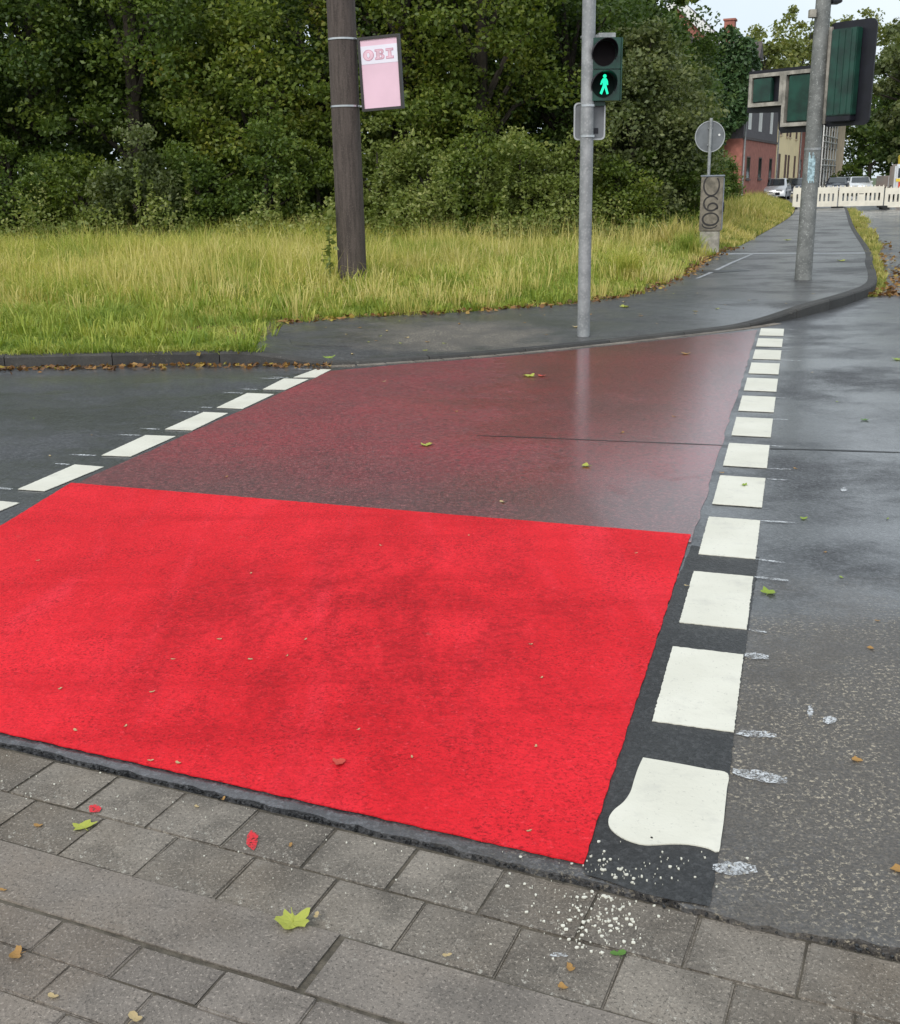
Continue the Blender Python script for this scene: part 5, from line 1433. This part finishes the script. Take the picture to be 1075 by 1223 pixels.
# px, py, half size m, mat, z, lobes, label
LV = [
 (101, 989, .030, M_LY, -.010, 5, 'yellow-green leaf curled on the gutter stones at lower left'),
 (350, 1102, .039, M_LY, .007, 5, 'large bright green maple leaf lying across the kerb joint'),
 (738, 1140, .017, M_LD, -.010, 2, 'small dark green leaf on the gutter stone below the paint drops'),
 (918, 709, .033, M_LG, .0, 5, 'green leaf on the asphalt right of the white blocks'),
 (889, 580, .022, M_LG, .0062, 5, 'small green leaf lying on a white block'),
 (632, 450, .055, M_LY, .004, 5, 'green leaf on the far part of the dull red lane'),
 (647, 449.5, .035, M_LR, .004, 3, 'reddish leaf beside the green leaf on the dull red lane'),
 (509, 532, .040, M_LY, .004, 5, 'pale green leaf in the middle of the dull red lane'),
 (700, 557, .030, M_LY, .004, 3, 'small green leaf on the dull red lane near the bright red edge'),
 (819, 423, .045, M_LB, .004, 3, 'brown leaf at the far right of the dull red lane'),
 (746, 367, .07, M_LY, .098, 5, 'pale leaf on the footpath right of the thin pole'),
 (393, 428, .06, M_LG, .10, 5, 'green leaf by the end of the left kerb'),
 (578, 366, .06, M_LY, .10, 5, 'yellowish leaf on the footpath left of the thin pole'),
 (688, 391, .05, M_LT, .08, 3, 'tan leaf at the foot of the thin pole'),
 (1005, 312, .08, M_LY, .10, 5, 'pale yellow leaf on the path right of the mast'),
 (941, 287, .09, M_LY, .10, 5, 'pale leaf on the path left of the mast'),
 (1072, 430, .05, M_LG, .0, 5, 'green leaf on the wet road at the right edge'),
 (1033, 502, .030, M_LD, .0, 3, 'dark green leaf on the wet road right of the blocks'),
 (960, 620, .020, M_LG, .0, 3, 'small green leaf on the road right of the third block'),
 (1040, 775, .014, M_LB, .0, 3, 'brown leaf scrap on the worn asphalt at right'),
 (1023, 909, .016, M_LB, .0, 3, 'orange leaf scrap on the worn asphalt beside the blocks'),
 (1072, 1040, .016, M_LB, .0, 3, 'orange leaf at the right edge of the worn asphalt'),
 (20, 1141, .021, M_LB, .009, 3, 'orange dry leaf on the pavers at far left'),
 (64, 1191, .012, M_LT, .009, 2, 'small tan leaf on the pavers at bottom left'),
 (162, 1217, .018, M_LT, .009, 2, 'pale tan leaf on the pavers at the bottom edge'),
 (46, 987, .012, M_LB, -.010, 2, 'brown scrap on the gutter stone at far left'),
 (378, 1094, .011, M_LT, .007, 2, 'tan scrap beside the large maple leaf'),
 (534, 1142, .010, M_LT, .007, 2, 'tan scrap on the kerb edge in the middle'),
 (681, 1157, .014, M_LB, -.010, 3, 'brown leaf caught in the gutter joint'),
 (672, 1180, .012, M_LB, -.008, 3, 'brown leaf at the lower end of the gutter joint'),
 (405, 912, .020, M_LR, .0075, 3, 'red-stained leaf on the bright red lane'),
 (300, 1000, .001, M_LR, -.010, 2, ''),
 (235, 964, .008, M_LT, -.010, 2, 'tan scrap on the gutter stone by the red paint mark'),
 (267, 955, .010, M_LB, -.004, 2, 'orange scrap at the dark asphalt edge'),
 (347, 1010, .009, M_LB, -.010, 2, 'orange scrap in the joint between gutter stones'),
 (4, 1064, .010, M_LB, .007, 2, 'small brown scrap on the kerb at far left'),
]
for i, (px, py, s, mt_, z, lo, lab) in enumerate(LV):
    if lab: leaf_obj(lab, px, py, s, mt_, z, 900 + i, lo)
SCR = [(207, 788), (262, 764), (299, 788), (365, 764), (343, 784), (72, 823), (182, 827), (90, 873), (428, 872), (492, 905), (640, 892), (647, 810), (634, 770), (45, 670), (150, 868), (300, 685), (760, 661), (180, 909), (213, 912), (632, 993), (560, 640), (455, 652), (820, 700)]
for i, (px, py) in enumerate(SCR):
    leaf_obj('tiny dry leaf scrap on the bright red lane', px, py, random.uniform(.006, .011), M_LT, .0075, 950 + i, 2, 'leaf scraps on the bright red lane')
SC2 = [(458, 456), (545, 492), (270, 570), (600, 600), (690, 470), (805, 498), (743, 517), (862, 565)]
for i, (px, py) in enumerate(SC2):
    leaf_obj('tiny leaf scrap on the dull red lane', px, py, random.uniform(.012, .02), random.choice([M_LT, M_LB]), .004, 980 + i, 2, 'leaf scraps on the dull red lane')
SC3 = [(1005, 690), (985, 660), (1048, 742), (1060, 620), (950, 560), (1000, 480), (970, 445), (40, 500), (110, 520), (60, 545)]
for i, (px, py) in enumerate(SC3):
    leaf_obj('tiny leaf scrap on the grey asphalt', px, py, random.uniform(.008, .016), random.choice([M_LT, M_LB, M_LG]), .0, 1000 + i, 2, 'leaf scraps on the grey asphalt')
for i in range(34):
    px = random.uniform(360, 1000); py = random.uniform(0, 1)
    u_ = random.random(); a = samp(kin, sk, .004 + .055*u_); b = samp(GC, sgl, inv(.004 + .055*u_, PAIRS)); p = a.lerp(b, random.uniform(.12, .85))
    rnd = random.Random(1100+i)
    t = leaf_obj('tiny pale leaf scrap on the dark footpath', 500, 400, random.uniform(.014, .028), random.choice([M_LT, M_LY, M_LB]), .1, 1100 + i, 2, 'leaf scraps on the footpath')
    t.location = (p.x, p.y, path_z(p.x, p.y) + .003)
